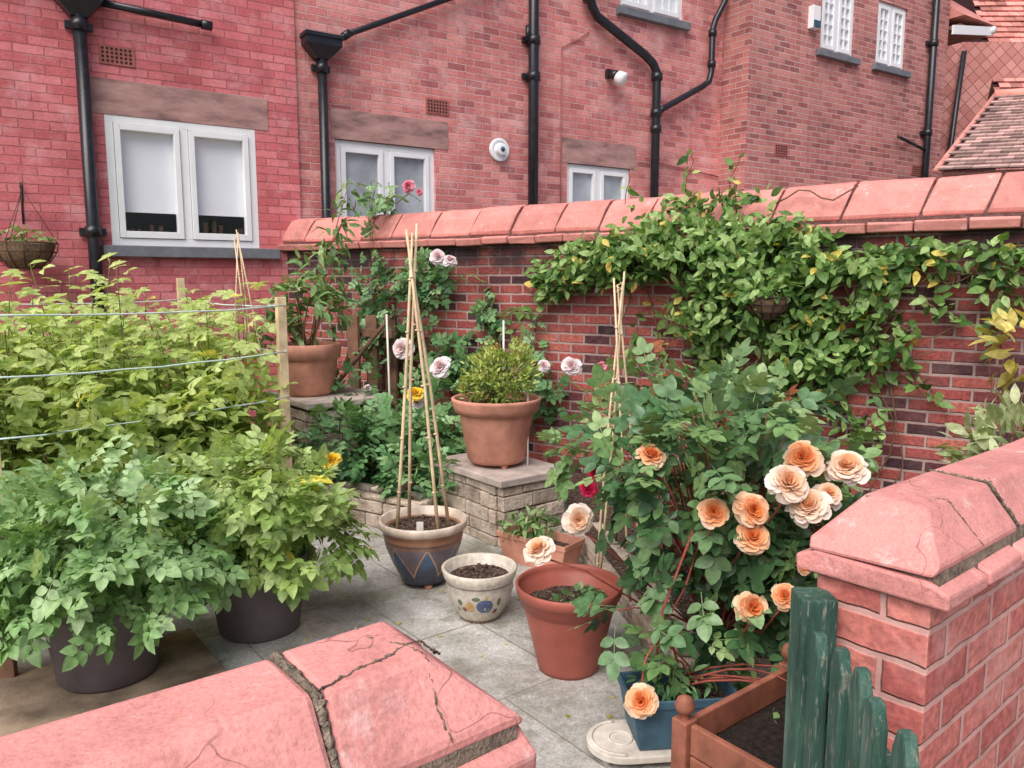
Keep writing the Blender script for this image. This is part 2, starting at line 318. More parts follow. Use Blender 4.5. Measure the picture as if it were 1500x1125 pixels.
def scatter(name,pos,dr,nr,size,tint,tpl,mat,parent,world=True,smooth=True):
    pos=np.asarray(pos,float); dr=nrmz(np.asarray(dr,float)); nr=np.asarray(nr,float)
    nr=nrmz(nr-dr*np.sum(nr*dr,1,keepdims=True)); yy=np.cross(nr,dr)
    V,F=tpl; N=len(pos); m=len(V); size=np.broadcast_to(np.asarray(size,float),(N,))
    ws=1+G.uniform(-.15,.15,(N,1,1)); S=size[:,None,None]
    P=pos[:,None,:]+S*(V[None,:,0:1]*dr[:,None,:]+ws*V[None,:,1:2]*yy[:,None,:]+V[None,:,2:3]*nr[:,None,:]*G.uniform(.3,1.3,(N,1,1)))
    me=bpy.data.meshes.new(name); lt=np.array([len(f) for f in F]); fi=np.concatenate([np.array(f) for f in F])
    me.vertices.add(N*m); me.vertices.foreach_set('co',P.astype(np.float32).ravel())
    li=(fi[None,:]+(np.arange(N)*m)[:,None]).ravel(); me.loops.add(len(li)); me.loops.foreach_set('vertex_index',li.astype(np.int32))
    LT=np.tile(lt,N); ls=np.concatenate([[0],np.cumsum(LT)[:-1]]); me.polygons.add(len(LT)); me.polygons.foreach_set('loop_start',ls.astype(np.int32))
    try: me.polygons.foreach_set('loop_total',LT.astype(np.int32))
    except Exception: pass
    me.update(calc_edges=True); me.validate()
    me.polygons.foreach_set('use_smooth',np.full(len(me.polygons),smooth))
    a=me.attributes.new('tint','FLOAT','POINT'); a.data.foreach_set('value',np.repeat(np.asarray(tint,float),m).astype(np.float32))
    me.materials.append(mat); o=bpy.data.objects.new(name,me); scene.collection.objects.link(o); adopt(o,parent,world); return o
def blobpts(blobs,freq=3.5,thr=-.12,zmin=.03):
    P=[];O=[]
    for (c,r,n) in blobs:
        k=0;tr=0
        while k<n and tr<n*12:
            tr+=1
            d=G.normal(size=3); d/=np.linalg.norm(d); q=d*(G.uniform(.25,1)**.45); p=np.array(c)+q*np.array(r)*(1+.25*noise.noise(Vector(d*2.3)+Vector(c)*3))
            if p[2]<zmin: continue
            if noise.noise(Vector(p)*freq)<thr: continue
            P.append(p);O.append(q/ max(np.linalg.norm(q),.01)); k+=1
    return np.array(P),np.array(O)
def shrub(name,base,blobs,tpl,size,mat,nstem=20,stemmat=None,freq=3.5,thr=-.12,droop=.2,parent=None,sr=.004,yfrac=0.02,upn=.8,zmin=.03):
    e=parent or empty(name,base)
    P,O=blobpts(blobs,freq,thr,zmin); N=len(P)
    dr=O*.8+G.normal(size=(N,3))*.45+np.array([0,0,-droop]); nr=O*.6+np.array([0,0,upn])+G.normal(size=(N,3))*.35
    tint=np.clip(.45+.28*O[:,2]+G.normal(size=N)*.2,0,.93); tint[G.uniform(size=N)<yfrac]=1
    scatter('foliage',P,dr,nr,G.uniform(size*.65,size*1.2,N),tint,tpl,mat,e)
    g=Geo()
    for i in range(nstem):
        q=Vector(P[R.randrange(N)]); b=Vector(base)+Vector((R.uniform(-.04,.04),R.uniform(-.04,.04),0)); m=b.lerp(q,.5)+Vector((R.uniform(-.05,.05),R.uniform(-.05,.05),.1))
        pts=[b*(1-t)**2+m*2*t*(1-t)+q*t*t for t in(0,.2,.4,.6,.8,1)]; g.tube(pts,[sr,sr*.95,sr*.9,sr*.75,sr*.6,sr*.4],n=5)
    if nstem: g.build('stems',stemmat or M['stem'],e,True)
    return e
def blooms(lst,mat,parent,name='blooms'):
    pos=[];dr=[];nr=[];sz=[];ti=[]
    for (x,y,z,r) in lst:
        ax=Vector((R.uniform(-.6,.5),-1+R.uniform(-.2,.5),R.uniform(.1,1.0))).normalized(); c=Vector((x,y,z)); a=ax.orthogonal().normalized(); b=ax.cross(a)
        n=74; q=R.uniform(0,6); squ=R.uniform(.82,1.05)
        for i in range(n):
            f=i/(n-1); w=i*2.399+q+R.uniform(-.25,.25); rad=a*math.cos(w)*squ+b*math.sin(w); th=math.radians(4+104*f+R.uniform(-17,17))
            d=ax*math.cos(th)+rad*math.sin(th); nn=ax*math.sin(th)-rad*math.cos(th)+Vector((R.uniform(-.25,.25),R.uniform(-.25,.25),R.uniform(-.25,.25)))
            pos.append(c-ax*r*(.25+.15*f)+rad*r*(.04+.38*f**.8)+ax*r*.12*(1-f)*R.uniform(.3,1)); dr.append(d); nr.append(nn); sz.append(r*(.38+.24*f)*R.uniform(.75,1.2)); ti.append(min(1,max(0,f+R.uniform(-.25,.15))))
    scatter(name,pos,dr,nr,sz,ti,T_petal,mat,parent)
# ------------------------------------------------------------ ground
g=Geo(); g.add([(-300,-300,0),(300,-300,0),(300,300,0),(-300,300,0)],[(0,1,2,3)]); g.build('ground',M['earth'])
g=Geo(); g.add([(-6,-1,.004),(7,-1,.004),(7,12,.004),(-6,12,.004)],[(0,1,2,3)]); g.build('patio_paving',M['pave'])
g=Geo(); g.obox((-1.62,2.92,.012),math.radians(38),.85,.62,.016); g.build('brown_paving_slab',M['brownslab'],bevel=.003)
# ------------------------------------------------------------ brick house
H=empty('brick_house',(-3.59,7.0,0),33.6)
def wallskin(name,x0,x1,z0,z1,y,ops,mat,depth=.13):
    xs=sorted({x0,x1,*[o[0] for o in ops],*[o[1] for o in ops]}); zs=sorted({z0,z1,*[o[2] for o in ops],*[o[3] for o in ops]})
    g=Geo()
    for i in range(len(xs)-1):
        for j in range(len(zs)-1):
            cx=(xs[i]+xs[i+1])/2; cz=(zs[j]+zs[j+1])/2
            if any(o[0]<cx<o[1] and o[2]<cz<o[3] for o in ops): continue
            g.add([(xs[i],y,zs[j]),(xs[i+1],y,zs[j]),(xs[i+1],y,zs[j+1]),(xs[i],y,zs[j+1])],[(0,1,2,3)])
    for a,b,c,d in ops:
        Y=y+depth
        g.add([(a,y,c),(a,Y,c),(a,Y,d),(a,y,d)],[(0,1,2,3)]); g.add([(b,y,c),(b,Y,c),(b,Y,d),(b,y,d)],[(3,2,1,0)])
        g.add([(a,y,d),(b,y,d),(b,Y,d),(a,Y,d)],[(0,1,2,3)]); g.add([(a,y,c),(b,y,c),(b,Y,c),(a,Y,c)],[(3,2,1,0)])
    return g.build(name,mat,H)
W1=(.07,1.36,1.91,3.03); W2=(2.17,3.32,1.91,3.03); W3=(5.14,6.17,1.91,3.03); U1=(5.95,7.05,4.98,6.2); WA=(9.32,10.12,4.88,5.82); WB=(10.69,11.48,4.88,5.82)
wallskin('wall_painted',-7,1.78,0,8,0,[W1],M['painted'])
wallskin('wall_main',1.78,7.82,0,8,.03,[W2,W3,U1],M['facade'])
wallskin('wall_wing',7.82,12.7,0,8,-.44,[WA,WB],M['wing'])
g=Geo()
g.add([(1.78,0,0),(1.78,.03,0),(1.78,.03,8),(1.78,0,8)],[(0,1,2,3)])
g.add([(7.82,-.44,0),(7.82,.03,0),(7.82,.03,8),(7.82,-.44,8)],[(0,1,2,3)])
g.add([(12.7,-.44,0),(12.7,7,0),(12.7,7,8),(12.7,-.44,8)],[(0,1,2,3)]); g.add([(-7,0,0),(-7,7,0),(-7,7,8),(-7,0,8)],[(0,1,2,3)])
g.add([(-7,7,0),(12.7,7,0),(12.7,7,8),(-7,7,8)],[(0,1,2,3)]); g.build('wall_returns',M['wing'],H)
g=Geo(); g.block(-7.4,13.1,[(-.6,7.95,0),(3.4,11.2,0),(7.4,7.95,0)]); g.build('roof',M['tile'],H)
g=Geo()
for a,b,y in((0.0,1.49,0),(2.15,3.48,.03),(5.08,6.26,.03)): g.box(a-.02,b,y-.006,y+.1,3.03,3.33)
g.build('lintels',M['lint'],H,bevel=.004)
g=Geo(); g.box(-.01,1.54,-.07,.14,1.81,1.908); g.box(2.1,3.4,-.03,.16,1.81,1.908); g.box(5.08,6.25,-.03,.16,1.81,1.908); g.box(5.88,7.12,-.05,.16,4.88,4.977)
g.box(9.22,10.22,-.51,-.3,4.79,4.877); g.box(10.6,11.58,-.51,-.3,4.79,4.877); g.build('sills',M['sill'],H,bevel=.006)
def window(w,y,blind=None,casements=2,bars=None,fw=.065,proud=0):
    a,b,c,d=w; g=Geo(); Y0,Y1=y+.03-proud,y+.10
    g.box(a,a+fw,Y0,Y1,c,d); g.box(b-fw,b,Y0,Y1,c,d); g.box(a+fw,b-fw,Y0,Y1,c,c+fw); g.box(a+fw,b-fw,Y0,Y1,d-fw,d)
    m=(a+b)/2; spans=[(a+fw,b-fw)]
    if casements==2:
        g.box(m-.035,m+.035,Y0,Y1,c+fw,d-fw); spans=[(a+fw,m-.035),(m+.035,b-fw)]
    gl=Geo()
    for p,q in spans:
        s=.05; z0,z1=c+fw+.004,d-fw-.004; p+=.004; q-=.004; ya,yb=y+.015-proud,y+.07
        g.box(p,p+s,ya,yb,z0,z1); g.box(q-s,q,ya,yb,z0,z1); g.box(p+s,q-s,ya,yb,z0,z0+s+.01); g.box(p+s,q-s,ya,yb,z1-s,z1)
        gl.add([(p+s,y+.04,z0+s+.01),(q-s,y+.04,z0+s+.01),(q-s,y+.04,z1-s),(p+s,y+.04,z1-s)],[(0,1,2,3)])
        if bars:
            nx,nz=bars
            for i in range(1,nx): x=p+s+(q-p-2*s)*i/nx; g.box(x-.012,x+.012,y+.025,y+.06,z0+s+.01,z1-s)
            for i in range(1,nz): z=z0+s+(z1-z0-2*s)*i/nz; g.box(p+s,q-s,y+.028,y+.057,z-.012,z+.012)
        if blind:   # blind hangs just behind each pane
            bm,zb=blind; gb=Geo(); gb.box(p+s-.01,q-s+.01,y+.072,y+.075,zb,z1-s+.01); gb.box(p+s-.01,q-s+.01,y+.071,y+.080,zb-.02,zb); gb.build('window_blind',bm,H)
    g.build('window_frame',M['white'],H,bevel=.004); gl.build('window_glass',M['glass'],H)
    g=Geo(); g.box(a-.1,b+.1,y+.7,y+.72,c-.1,d+.1); g.build('room_back',M['darkin'],H)
window(W1,0,(M['blind'],2.23),proud=.03); window(W2,.03,(M['grey_in'],2.06)); window(W3,.03,(M['grey_in'],2.4),fw=.05)
window(U1,.03,(M['blind'],5.12),2,(3,4),.05); window(WA,-.44,(M['blind'],5.02),2,(2,5),.045); window(WB,-.44,(M['blind'],5.02),2,(2,5),.045)
g=Geo()
for i in range(14): x=.17+i*.08+R.uniform(-.02,.02); g.box(x,x+R.uniform(.02,.06),.2,.3,1.93,1.97+R.uniform(.06,.2))
g.build('windowsill_clutter',M['wood'],H)
g=Geo(); bl=-.075
def vpipe(x,y,z0,z1,r=.052,col=()):
    g.tube([(x,y,z0),(x,y,z1)],r,n=14)
    for z in col: g.tube([(x,y,z-.045),(x,y,z+.045)],r*1.28,n=14); g.box(x-r*2.0,x+r*2.0,y+r*.5,y+r*1.4,z-.03,z+.03)
def hopper(x,y,z0,z1,w):
    h=z1-z0; vs=[]
    for z,k in((z0,.35),(z0+h*.55,1),(z1,1)): vs+=[(x-w/2*k,y-.09*k-.01,z),(x+w/2*k,y-.09*k-.01,z),(x+w/2*k,y+.07,z),(x-w/2*k,y+.07,z)]
    fs=[(0,3,2,1),(8,9,10,11)]
    for b in(0,4):
        for k in range(4): k2=(k+1)%4; fs.append((b+k,b+k2,b+4+k2,b+4+k))
    g.add(vs,fs); g.box(x-w/2-.012,x+w/2+.012,y-.115,y+.07,z1-.03,z1+.005)
vpipe(-.08,bl,0,3.82,.052,(3.72,2.02,.9)); hopper(-.08,bl,3.78,4.02,.36); g.tube([(-.1,bl,4.0),(-.1,bl,5.5)],.045,n=12)
g.tube([(.05,bl,3.93),(.95,bl,3.89)],.032,n=10); g.tube([(.90,bl,3.892),(.99,bl,3.888)],.042,n=10); g.tube([(-1.4,bl,4.15),(-.1,bl,4.02)],.035,n=10)
vpipe(2.03,bl+.03,0,3.8,.046,(3.68,)); hopper(2.03,bl+.03,3.76,3.98,.36)
g.tube([(2.15,bl+.03,3.9),(2.28,bl+.03,4.03),(4.1,bl+.03,4.90)],.030,n=10); g.tube([(2.26,bl+.03,4.01),(2.33,bl+.03,4.06)],.042,n=10)
vpipe(4.58,bl+.03,0,7.9,.060,(4.35,3.95)); g.tube([(4.50,bl+.03,4.33),(4.50,bl+.03,4.50)],.028,n=8)
g.tube([(5.36,bl,7.5),(5.36,bl,5.02),(5.42,bl,4.86),(5.5,bl,4.76),(6.28,bl,4.44),(6.42,bl,4.36),(6.5,bl,4.25),(6.5,bl,4.1),(6.5,bl,0)],.055,n=14)
for z in(4.95,4.2,3.75,3.55,2.3): g.tube([((5.36 if z>4.5 else 6.5),bl,z-.045),((5.36 if z>4.5 else 6.5),bl,z+.045)],.073,n=14)
g.tube([(6.5,bl,3.74),(6.62,bl,3.82),(7.32,bl,4.18),(7.46,bl,4.27),(7.5,bl,4.40),(7.5,bl,4.95),(7.55,bl,5.08),(7.72,bl,5.35),(7.72,bl,7.5)],.042,n=12)
for z in(4.5,4.9): g.tube([(7.5,bl,z-.04),(7.5,bl,z+.04)],.057,n=12)
vpipe(12.14,-.52,0,7.9,.055,(5.4,4.0,2.9)); g.tube([(11.3,-.52,3.86),(12.1,-.52,3.72)],.025,n=8); g.tube([(11.75,-.52,3.12),(11.8,-.52,2.98),(12.1,-.52,2.8)],.06,n=12)
g.build('drain_pipes',M['black'],H)
g=Geo(); g.tube([(5.03,.015,4.35),(5.03,.015,1.9)],.007,n=5); g.tube([(5.03,.015,4.35),(5.3,.015,4.5),(5.45,.015,4.6)],.007,n=5); g.tube([(6.6,.01,3.15),(7.8,.01,3.05)],.009,n=5); g.build('cables',M['vent'],H)
g=Geo(); gd=Geo()
for x,z,y in((.2,3.53,0),(3.35,3.48,.03),(8.55,3.42,-.44),(12.0,3.4,-.44)):
    g.box(x-.14,x+.14,y-.012,y+.02,z-.08,z+.08)
    for i in range(7):
        for j in range(4): gd.box(x-.12+i*.036,x-.12+i*.036+.02,y-.0145,y,z-.062+j*.034,z-.062+j*.034+.02)
g.build('air_vents',M['vent'],H); gd.build('air_vent_holes',M['ventd'],H)
g=Geo(); prof=[(.13,0),(.13,.03),(.10,.035),(.10,.02),(.07,.02),(.065,.08),(.02,.085),(0.001,.085)]
vs0=Geo(); vs0.lathe(prof,n=32); g.add([(4.14+x,.02-z,3.09+y) for x,y,z in vs0.v],vs0.f,0,True)
g.box(9.02,9.18,-.53,-.44,5.12,5.42); g.build('extractor_and_alarm',M['white'],H,bevel=.004)
g=Geo(); g.box(9.03,9.17,-.545,-.531,5.13,5.22); g.tube([(4.14,-.066,3.09),(4.14,-.07,3.09)],.028,n=16); g.build('alarm_strip',M['bluep'],H)
g=Geo(); g.box(5.72,5.8,-.03,.03,4.1,4.2); g.tube([(5.76,-.03,4.15),(5.80,-.12,4.10)],[.05,.07],n=16); g.build('security_lamp_body',M['black'],H)
g=Geo(); g.tube([(5.80,-.12,4.10),(5.83,-.19,4.05),(5.84,-.21,4.04)],[.075,.09,.05],n=16); g.build('security_lamp_bulb',M['white'],H)
g=Geo(); g.box(12.72,13.6,-.62,2.9,5.72,5.78); g.build('porch_soffit',M['wood'],H)
g=Geo(); g.add([(12.45,-.66,5.56),(13.7,-.66,5.74),(13.7,-.66,5.88),(12.45,-.66,5.70),(12.45,-.63,5.56),(13.7,-.63,5.74),(13.7,-.63,5.88),(12.45,-.63,5.70)],[(0,1,2,3),(7,6,5,4),(0,4,5,1),(2,6,7,3),(0,3,7,4),(1,5,6,2)]); g.tube([(13.68,-.7,5.82),(13.68,2.5,5.82)],.06,n=10); g.build('porch_fascia_gutter',M['white'],H)
g=Geo(); g.block(12.72,13.8,[(-.68,5.90,0),(1.2,7.4,0),(3,5.90,0)]); g.build('porch_roof',M['tile2'],H)
# ------------------------------------------------------------ neighbouring buildings
def tileroof(P1,P3,P4,P2,g,tw=.17,ex=.11,th=.014):
    P1,P3,P4,P2=map(Vector,(P1,P3,P4,P2)); up=(P2-P1); L=up.length; al=(P3-P1); nv=al.cross(up).normalized(); 
    rows=int(L/ex); uu=up/L; cols=int(al.length/tw); aa=al.normalized()
    for r in range(rows):
        for c in range(cols):
            o=P1+uu*(r*ex)+aa*((c+(.5 if r%2 else 0))*tw); jt=R.uniform(0,.006)
            a=o+nv*(th*1.6+jt); b=o+aa*(tw-.008)+nv*(th*1.6+jt); c2=b+uu*(ex*1.25)-nv*th*1.4; d=a+uu*(ex*1.25)-nv*th*1.4
            lo=nv*th; g.add([a,b,c2,d,a-lo,b-lo],[(0,1,2,3),(4,5,1,0),(4,0,3),(5,2,1)])
N1=empty('tiled_outbuilding',(5.25,10,0))
g=Geo(); P1,P3,P4,P2=(5.25,10,2.95),(9.5,8.7,2.95),(11.4,10.7,4.3),(7.1,12,4.3)
tileroof(P1,P3,P4,P2,g,.2,.13,.022); g.build('roof_tiles',M['tile'],N1,True)
g=Geo(); g.add([P1,P3,P4,P2],[(0,1,2,3)]); g.build('roof_deck',M['ventd'],N1,True)
g=Geo(); g.tube([P1,P2],.035,n=8); g.tube([P2,P4],.08,n=8); g.build('ridge_tiles',M['tile2'],N1,True)
g=Geo()
for a,b in(((5.4,10.1),(9.6,8.85)),): g.add([(*a,0),(*b,0),(*b,2.95),(*a,2.95)],[(0,1,2,3)])
g.add([(5.4,10.1,0),(7.2,12,0),(7.2,12,4.25),(5.4,10.1,3.0)],[(0,1,2,3)])
g.build('outbuilding_walls',M['wing'],N1,True)
N2=empty('neighbouring_house',(8,17,0))
n=NT('tile_hung_wall'); mp=n.n.new('ShaderNodeMapping'); mp.inputs['Rotation'].default_value=(0,0,math.radians(45)); n.l(n.tc.outputs['UV'],mp.inputs[0])
b=n.n.new('ShaderNodeTexBrick'); b.offset=0; n.l(mp.outputs[0],b.inputs['Vector'])
for k,v in(('Scale',1),('Mortar Size',.008),('Mortar Smooth',.5),('Brick Width',.17),('Row Height',.17)): b.inputs[k].default_value=v
b.inputs['Color1'].default_value=(.48,.19,.165,1); b.inputs['Color2'].default_value=(.66,.31,.27,1); b.inputs['Mortar'].default_value=(.30,.12,.11,1)
M['hung']=n.done(b.outputs['Color'],.8,n.bump(n.math('SUBTRACT',1,b.outputs['Fac']),.6,.02))
g=Geo(); g.box(7.6,20,16,22,0,6.2); g.build('tile_hung_walls',M['hung'],N2,True)
g=Geo(); tileroof((9.3,15.6,4.9),(19,15.6,4.9),(19,18.6,9.2),(9.9,18.6,9.2),g,.22,.16,.03); g.build('roof_tiles',M['tile2'],N2,True)
g=Geo(); g.tube([(8.3,15.9,0),(8.75,15.9,6)],.05,n=8); g.build('downpipe',M['black'],N2,True)
g=Geo(); g.add([(9.3,15.58,4.85),(19,15.58,4.85),(19,18.6,9.15),(9.9,18.6,9.15),(19,22,6),(9.3,22,6)],[(0,1,2,3),(3,2,4,5),(0,3,5)]); g.build('roof_deck',M['ventd'],N2,True)
# ------------------------------------------------------------ garden wall
GW=empty('garden_wall',(-2.23,7.9,0),-34.4)
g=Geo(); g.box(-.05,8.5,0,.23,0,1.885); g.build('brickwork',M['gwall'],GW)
g=Geo(); x=-.04
while x<8.5:
    w=R.uniform(.24,.30); dz=R.uniform(-.005,.005); dy=R.uniform(-.006,.006); g.block(x,x+w-.012,[(-.078+dy,1.888+dz,0),(-.095+dy,1.942+dz,0),(-.06+dy,1.950+dz,0),(.30,1.950+dz,0),(.29,1.888+dz,0)],j=.004); x+=w
g.build('coping_tile_course',M['cope2'],GW,bevel=.007)
g=Geo(); x=-.04
while x<8.5:
    w=R.uniform(.33,.46); sl=.06; dz=R.uniform(-.008,.008); dy=R.uniform(-.006,.006)
    pr=[(-.035,1.968,0),(-.040,1.995,0),(.005,2.12,-1),(.05,2.185,-1.3),(.12,2.205,-1.3),(.19,2.185,-1.3),(.27,1.995,0),(.26,1.968,0)]
    k=len(pr); vs=[]
    for xx in(x,x+w-.016):
        for (y,z,f) in pr: vs.append((xx-sl*f*.8+R.uniform(-.004,.004),y+dy+R.uniform(-.004,.004),z+dz+R.uniform(-.005,.005)))
    fs=[tuple(range(k)),tuple(range(2*k-1,k-1,-1))]+[(i,k+i,k+(i+1)%k,(i+1)%k) for i in range(k)]
    g.add(vs,fs); x+=w
g.build('coping_stones',M['cope2'],GW,bevel=.012)
g=Geo(); g.block(-.04,8.5,[(-.03,1.887,0),(-.03,1.98,0),(.02,2.11,0),(.06,2.16,0),(.18,2.16,0),(.26,1.98,0),(.26,1.887,0)]); g.build('coping_bedding',M['bed'],GW)
# ------------------------------------------------------------ low boundary walls
def lowwall(name,loc,rz,x0,x1,hip0,hip1,joints,wd=.25):
    e=empty(name,loc,rz); g=Geo(); g.box(x0+(.025 if hip0 else 0),x1-(.025 if hip1 else 0),.025,wd-.025+.02,0,1.02); g.build('brickwork',M['lowbrick'],e,bevel=.004)
    Y0,Y1=0,wd+.02; g=Geo()
    js=[x0]+joints+[x1]; x=x0; cuts=[x0]
    while x<x1-.3: x+=.2+R.uniform(-.02,.02); cuts.append(x)
    cuts.append(x1)
    for i in range(len(cuts)-1): g.block(cuts[i]+.005,cuts[i+1]-.005,[(Y0-.012,1.024,0),(Y0-.012,1.052,0),(Y0+.03,1.072,0),(Y1-.03,1.072,0),(Y1+.012,1.052,0),(Y1+.012,1.024,0)],-.012 if i==0 and hip0 else 0,-.012 if i==len(cuts)-2 and hip1 else 0,j=.003)
    g.build('coping_tile_course',M['cope'],e,bevel=.006)
    g=Geo(); pr=[(Y0+.015,1.075,0),(Y0+.012,1.095,0),(Y0+.075,1.178,1),(Y1-.075,1.178,1),(Y1-.012,1.095,0),(Y1-.015,1.075,0)]
    for i in range(len(js)-1):
        g.block(js[i]+.006,js[i+1]-.006,pr,.10 if i==0 and hip0 else 0,.10 if i==len(js)-2 and hip1 else 0,j=.004)
    g.build('coping_stones',M['cope'],e,bevel=.012)
    g=Geo(); g.block(x0+(.02 if hip0 else 0),x1-(.02 if hip1 else 0),[(Y0+.006,1.02,0),(Y0+.016,1.09,0),(Y0+.08,1.173,1),(Y1-.08,1.173,1),(Y1-.016,1.09,0),(Y1-.006,1.02,0)],.1 if hip0 else 0,.1 if hip1 else 0); g.build('coping_bedding',M['mort'],e)
    return e
BR=lowwall('boundary_wall',(.755,1.32,-.005),40,0,3.85,1,0,[.42,.80,1.2,1.62,2.05,2.5,3.0,3.4])
BL=lowwall('boundary_wall',(.03,.914,-.03),38,-3.2,0,0,1,[-2.7,-2.3,-1.9,-1.5,-1.1,-.66,-.255])
def bead(pts,r,parent,wob=.002):
    g=Geo(); P=[]
    for a,b in zip(pts[:-1],pts[1:]):
        n=max(4,int((Vector(b)-Vector(a)).length/.004))
        for i in range(n):
            t=i/n; p=Vector(a).lerp(Vector(b),t)+Vector((R.uniform(-wob,wob),R.uniform(-wob,wob),R.uniform(-.0008,.0008))); P.append(p)
    P.append(Vector(pts[-1])); g.tube(P,[r*R.uniform(.35,1.3) for _ in P],n=6); g.build('mossy_joint',M['mort'],parent)
zt=1.1775
bead([(-.257,.256,1.093),(-.255,.195,zt-.003),(-.258,.13,zt-.002),(-.252,.075,zt-.003),(-.257,.012,1.091)],.0052,BL)
bead([(-.253,.256,1.093),(-.253,.195,zt-.003),(-.252,.13,zt-.002),(-.256,.075,zt-.003),(-.253,.012,1.091)],.0045,BL)
bead([(-.145,.195,zt),(-.150,.165,zt),(-.132,.14,zt),(-.118,.115,zt)],.0018,BL); bead([(-.118,.115,zt),(-.155,.10,zt),(-.20,.095,zt),(-.25,.078,zt)],.0018,BL)
bead([(-.118,.115,zt),(-.095,.118,zt-.002),(-.07,.125,1.152),(-.05,.145,1.134)],.0018,BL); bead([(-.118,.115,zt),(-.11,.08,zt),(-.12,.04,1.13),(-.115,.014,1.095)],.0012,BL)
bead([(-.66,.2,zt),(-.655,.075,zt),(-.66,.012,1.092)],.0045,BL)
bead([(.42,.20,zt),(.415,.075,zt-.002),(.42,.012,1.093)],.0042,BR); bead([(.10,.19,zt),(.16,.13,zt),(.2,.075,zt),(.22,.012,1.095)],.0012,BR)
# ------------------------------------------------------------ gate
GT=empty('garden_gate',(.60,1.50,0)); g=Geo()
g.box(.565,.635,1.455,1.525,.02,.985)
for i in range(8):
    y1=1.435-i*.080; z=.965-.008*i-.006*abs(3-i)+R.uniform(-.008,.008); x0=.578; j=R.uniform(-.010,.010)
    y0=y1-.048; ym=(y0+y1)/2
    g.add([(x0+j,y0,.05),(x0+j,y1,.05),(x0+j,y1,z-.04),(x0+j,ym+.010,z),(x0+j,ym-.010,z),(x0+j,y0,z-.04),(x0+.022+j,y0,.05),(x0+.022+j,y1,.05),(x0+.022+j,y1,z-.04),(x0+.022+j,ym+.010,z),(x0+.022+j,ym-.010,z),(x0+.022+j,y0,z-.04)],
      [(5,4,3,2,1,0),(6,7,8,9,10,11),(0,1,7,6),(1,2,8,7),(2,3,9,8),(3,4,10,9),(4,5,11,10),(5,0,6,11)])
g.box(.612,.642,.80,1.45,.74,.81); g.box(.612,.642,.80,1.45,.18,.25)
g.build('gate_pickets',M['gate'],GT,True,bevel=.004)
# ------------------------------------------------------------ stone pillars and raised beds
def stonework(name,loc,rz,L,W,Hh,slab=True,course=.075):
    e=empty(name,loc,rz); g=Geo(); g.box(.02,L-.02,.02,W-.02,0,Hh-.03,1); top=Hh-(.05 if slab else .0)
    z=0.0
    while z<top-.02:
        h=min(course*R.uniform(.8,1.25),top-z)
        for side in range(4):
            LL=L if side in(0,2) else W; x=0
            while x<LL-.01:
                w=min(R.uniform(.12,.34),LL-x)
                if LL-x-w<.06: w=LL-x
                p=R.uniform(0,.014)
                if side==0: b=(x+.004,x+w-.004,-p,.05)
                elif side==2: b=(x+.004,x+w-.004,W-.05,W+p)
                elif side==1: b=(-p-.002,.048,x+.054 if x==0 else x+.004,x+w-.004 if x+w<LL-.01 else x+w-.054)
                else: b=(L-.048,L+p+.002,x+.054 if x==0 else x+.004,x+w-.004 if x+w<LL-.01 else x+w-.054)
                if b[1]-b[0]>.01 and b[3]-b[2]>.01: g.box(*b,z+.004,z+h-.004,0,j=.004)
                x+=w
        z+=h
    g.build('stone_blocks',[M['stone'],M['mort']],e,bevel=.008)
    if slab: g=Geo(); g.box(-.03,L+.03,-.03,W+.03,Hh-.05,Hh,j=.004); g.build('cap_slab',M['slab'],e,bevel=.008)
    return e
stonework('stone_plinth',(-.06,4.54,0),38,.485,.70,.43)
stonework('stone_plinth',(-1.45,5.55,0),38,.62,.70,.73)
stonework('stone_bed_edging',(-.47,4.93,0),148,1.55,.20,.22,False)
stonework('stone_bed_edging',(.36,4.65,0),-81,1.5,.18,.14,False)
stonework('stone_bed_edging',(.66,3.02,0),-12,2.1,.2,.15,False)
g=Geo(); g.add([(-.45,5.05,.17),(-1.8,5.95,.17),(-2.1,7.75,.17),(.2,6.2,.17),(.0,5.2,.17)],[(4,3,2,1,0)]); g.add([(.42,4.6,.12),(.66,3.1,.12),(2.6,2.7,.12),(3.4,3.9,.12),(.3,6.1,.12)],[(0,1,2,3,4)]); g.build('bed_soil',M['soilc'])
g=Geo(); 
for a,b in(((-1.42,4.85),(-2.0,3.42)),((-2.0,3.42),(-3.4,3.0)),((-2.0,2.99),(-2.8,2.80))):
    v=Vector(b)-Vector(a); g.obox(((a[0]+b[0])/2,(a[1]+b[1])/2,.12),math.atan2(v.y,v.x),v.length,.04,.24)
g.build('timber_bed_edging',M['wood'],bevel=.004)
g=Geo(); g.add([(-1.45,4.9,.2),(-2.0,3.45,.2),(-3.5,3.0,.2),(-4.2,6.2,.2),(-2.2,7.3,.2)],[(4,3,2,1,0)]); g.build('raspberry_bed_soil',M['soilc'])
g=Geo()
for x in(-1.38,-1.22,-1.06): g.obox((x,6.85+.1*(x+1.2),.75),math.radians(-34),.13,.03,1.1)
g.obox((-1.22,6.80,1.15),math.radians(-34),.5,.03,.07); g.tube([(-1.5,6.5,.7),(-1.05,6.5,1.25)],.02,n=6); g.build('wooden_trellis_panel',M['wood'],bevel=.004)
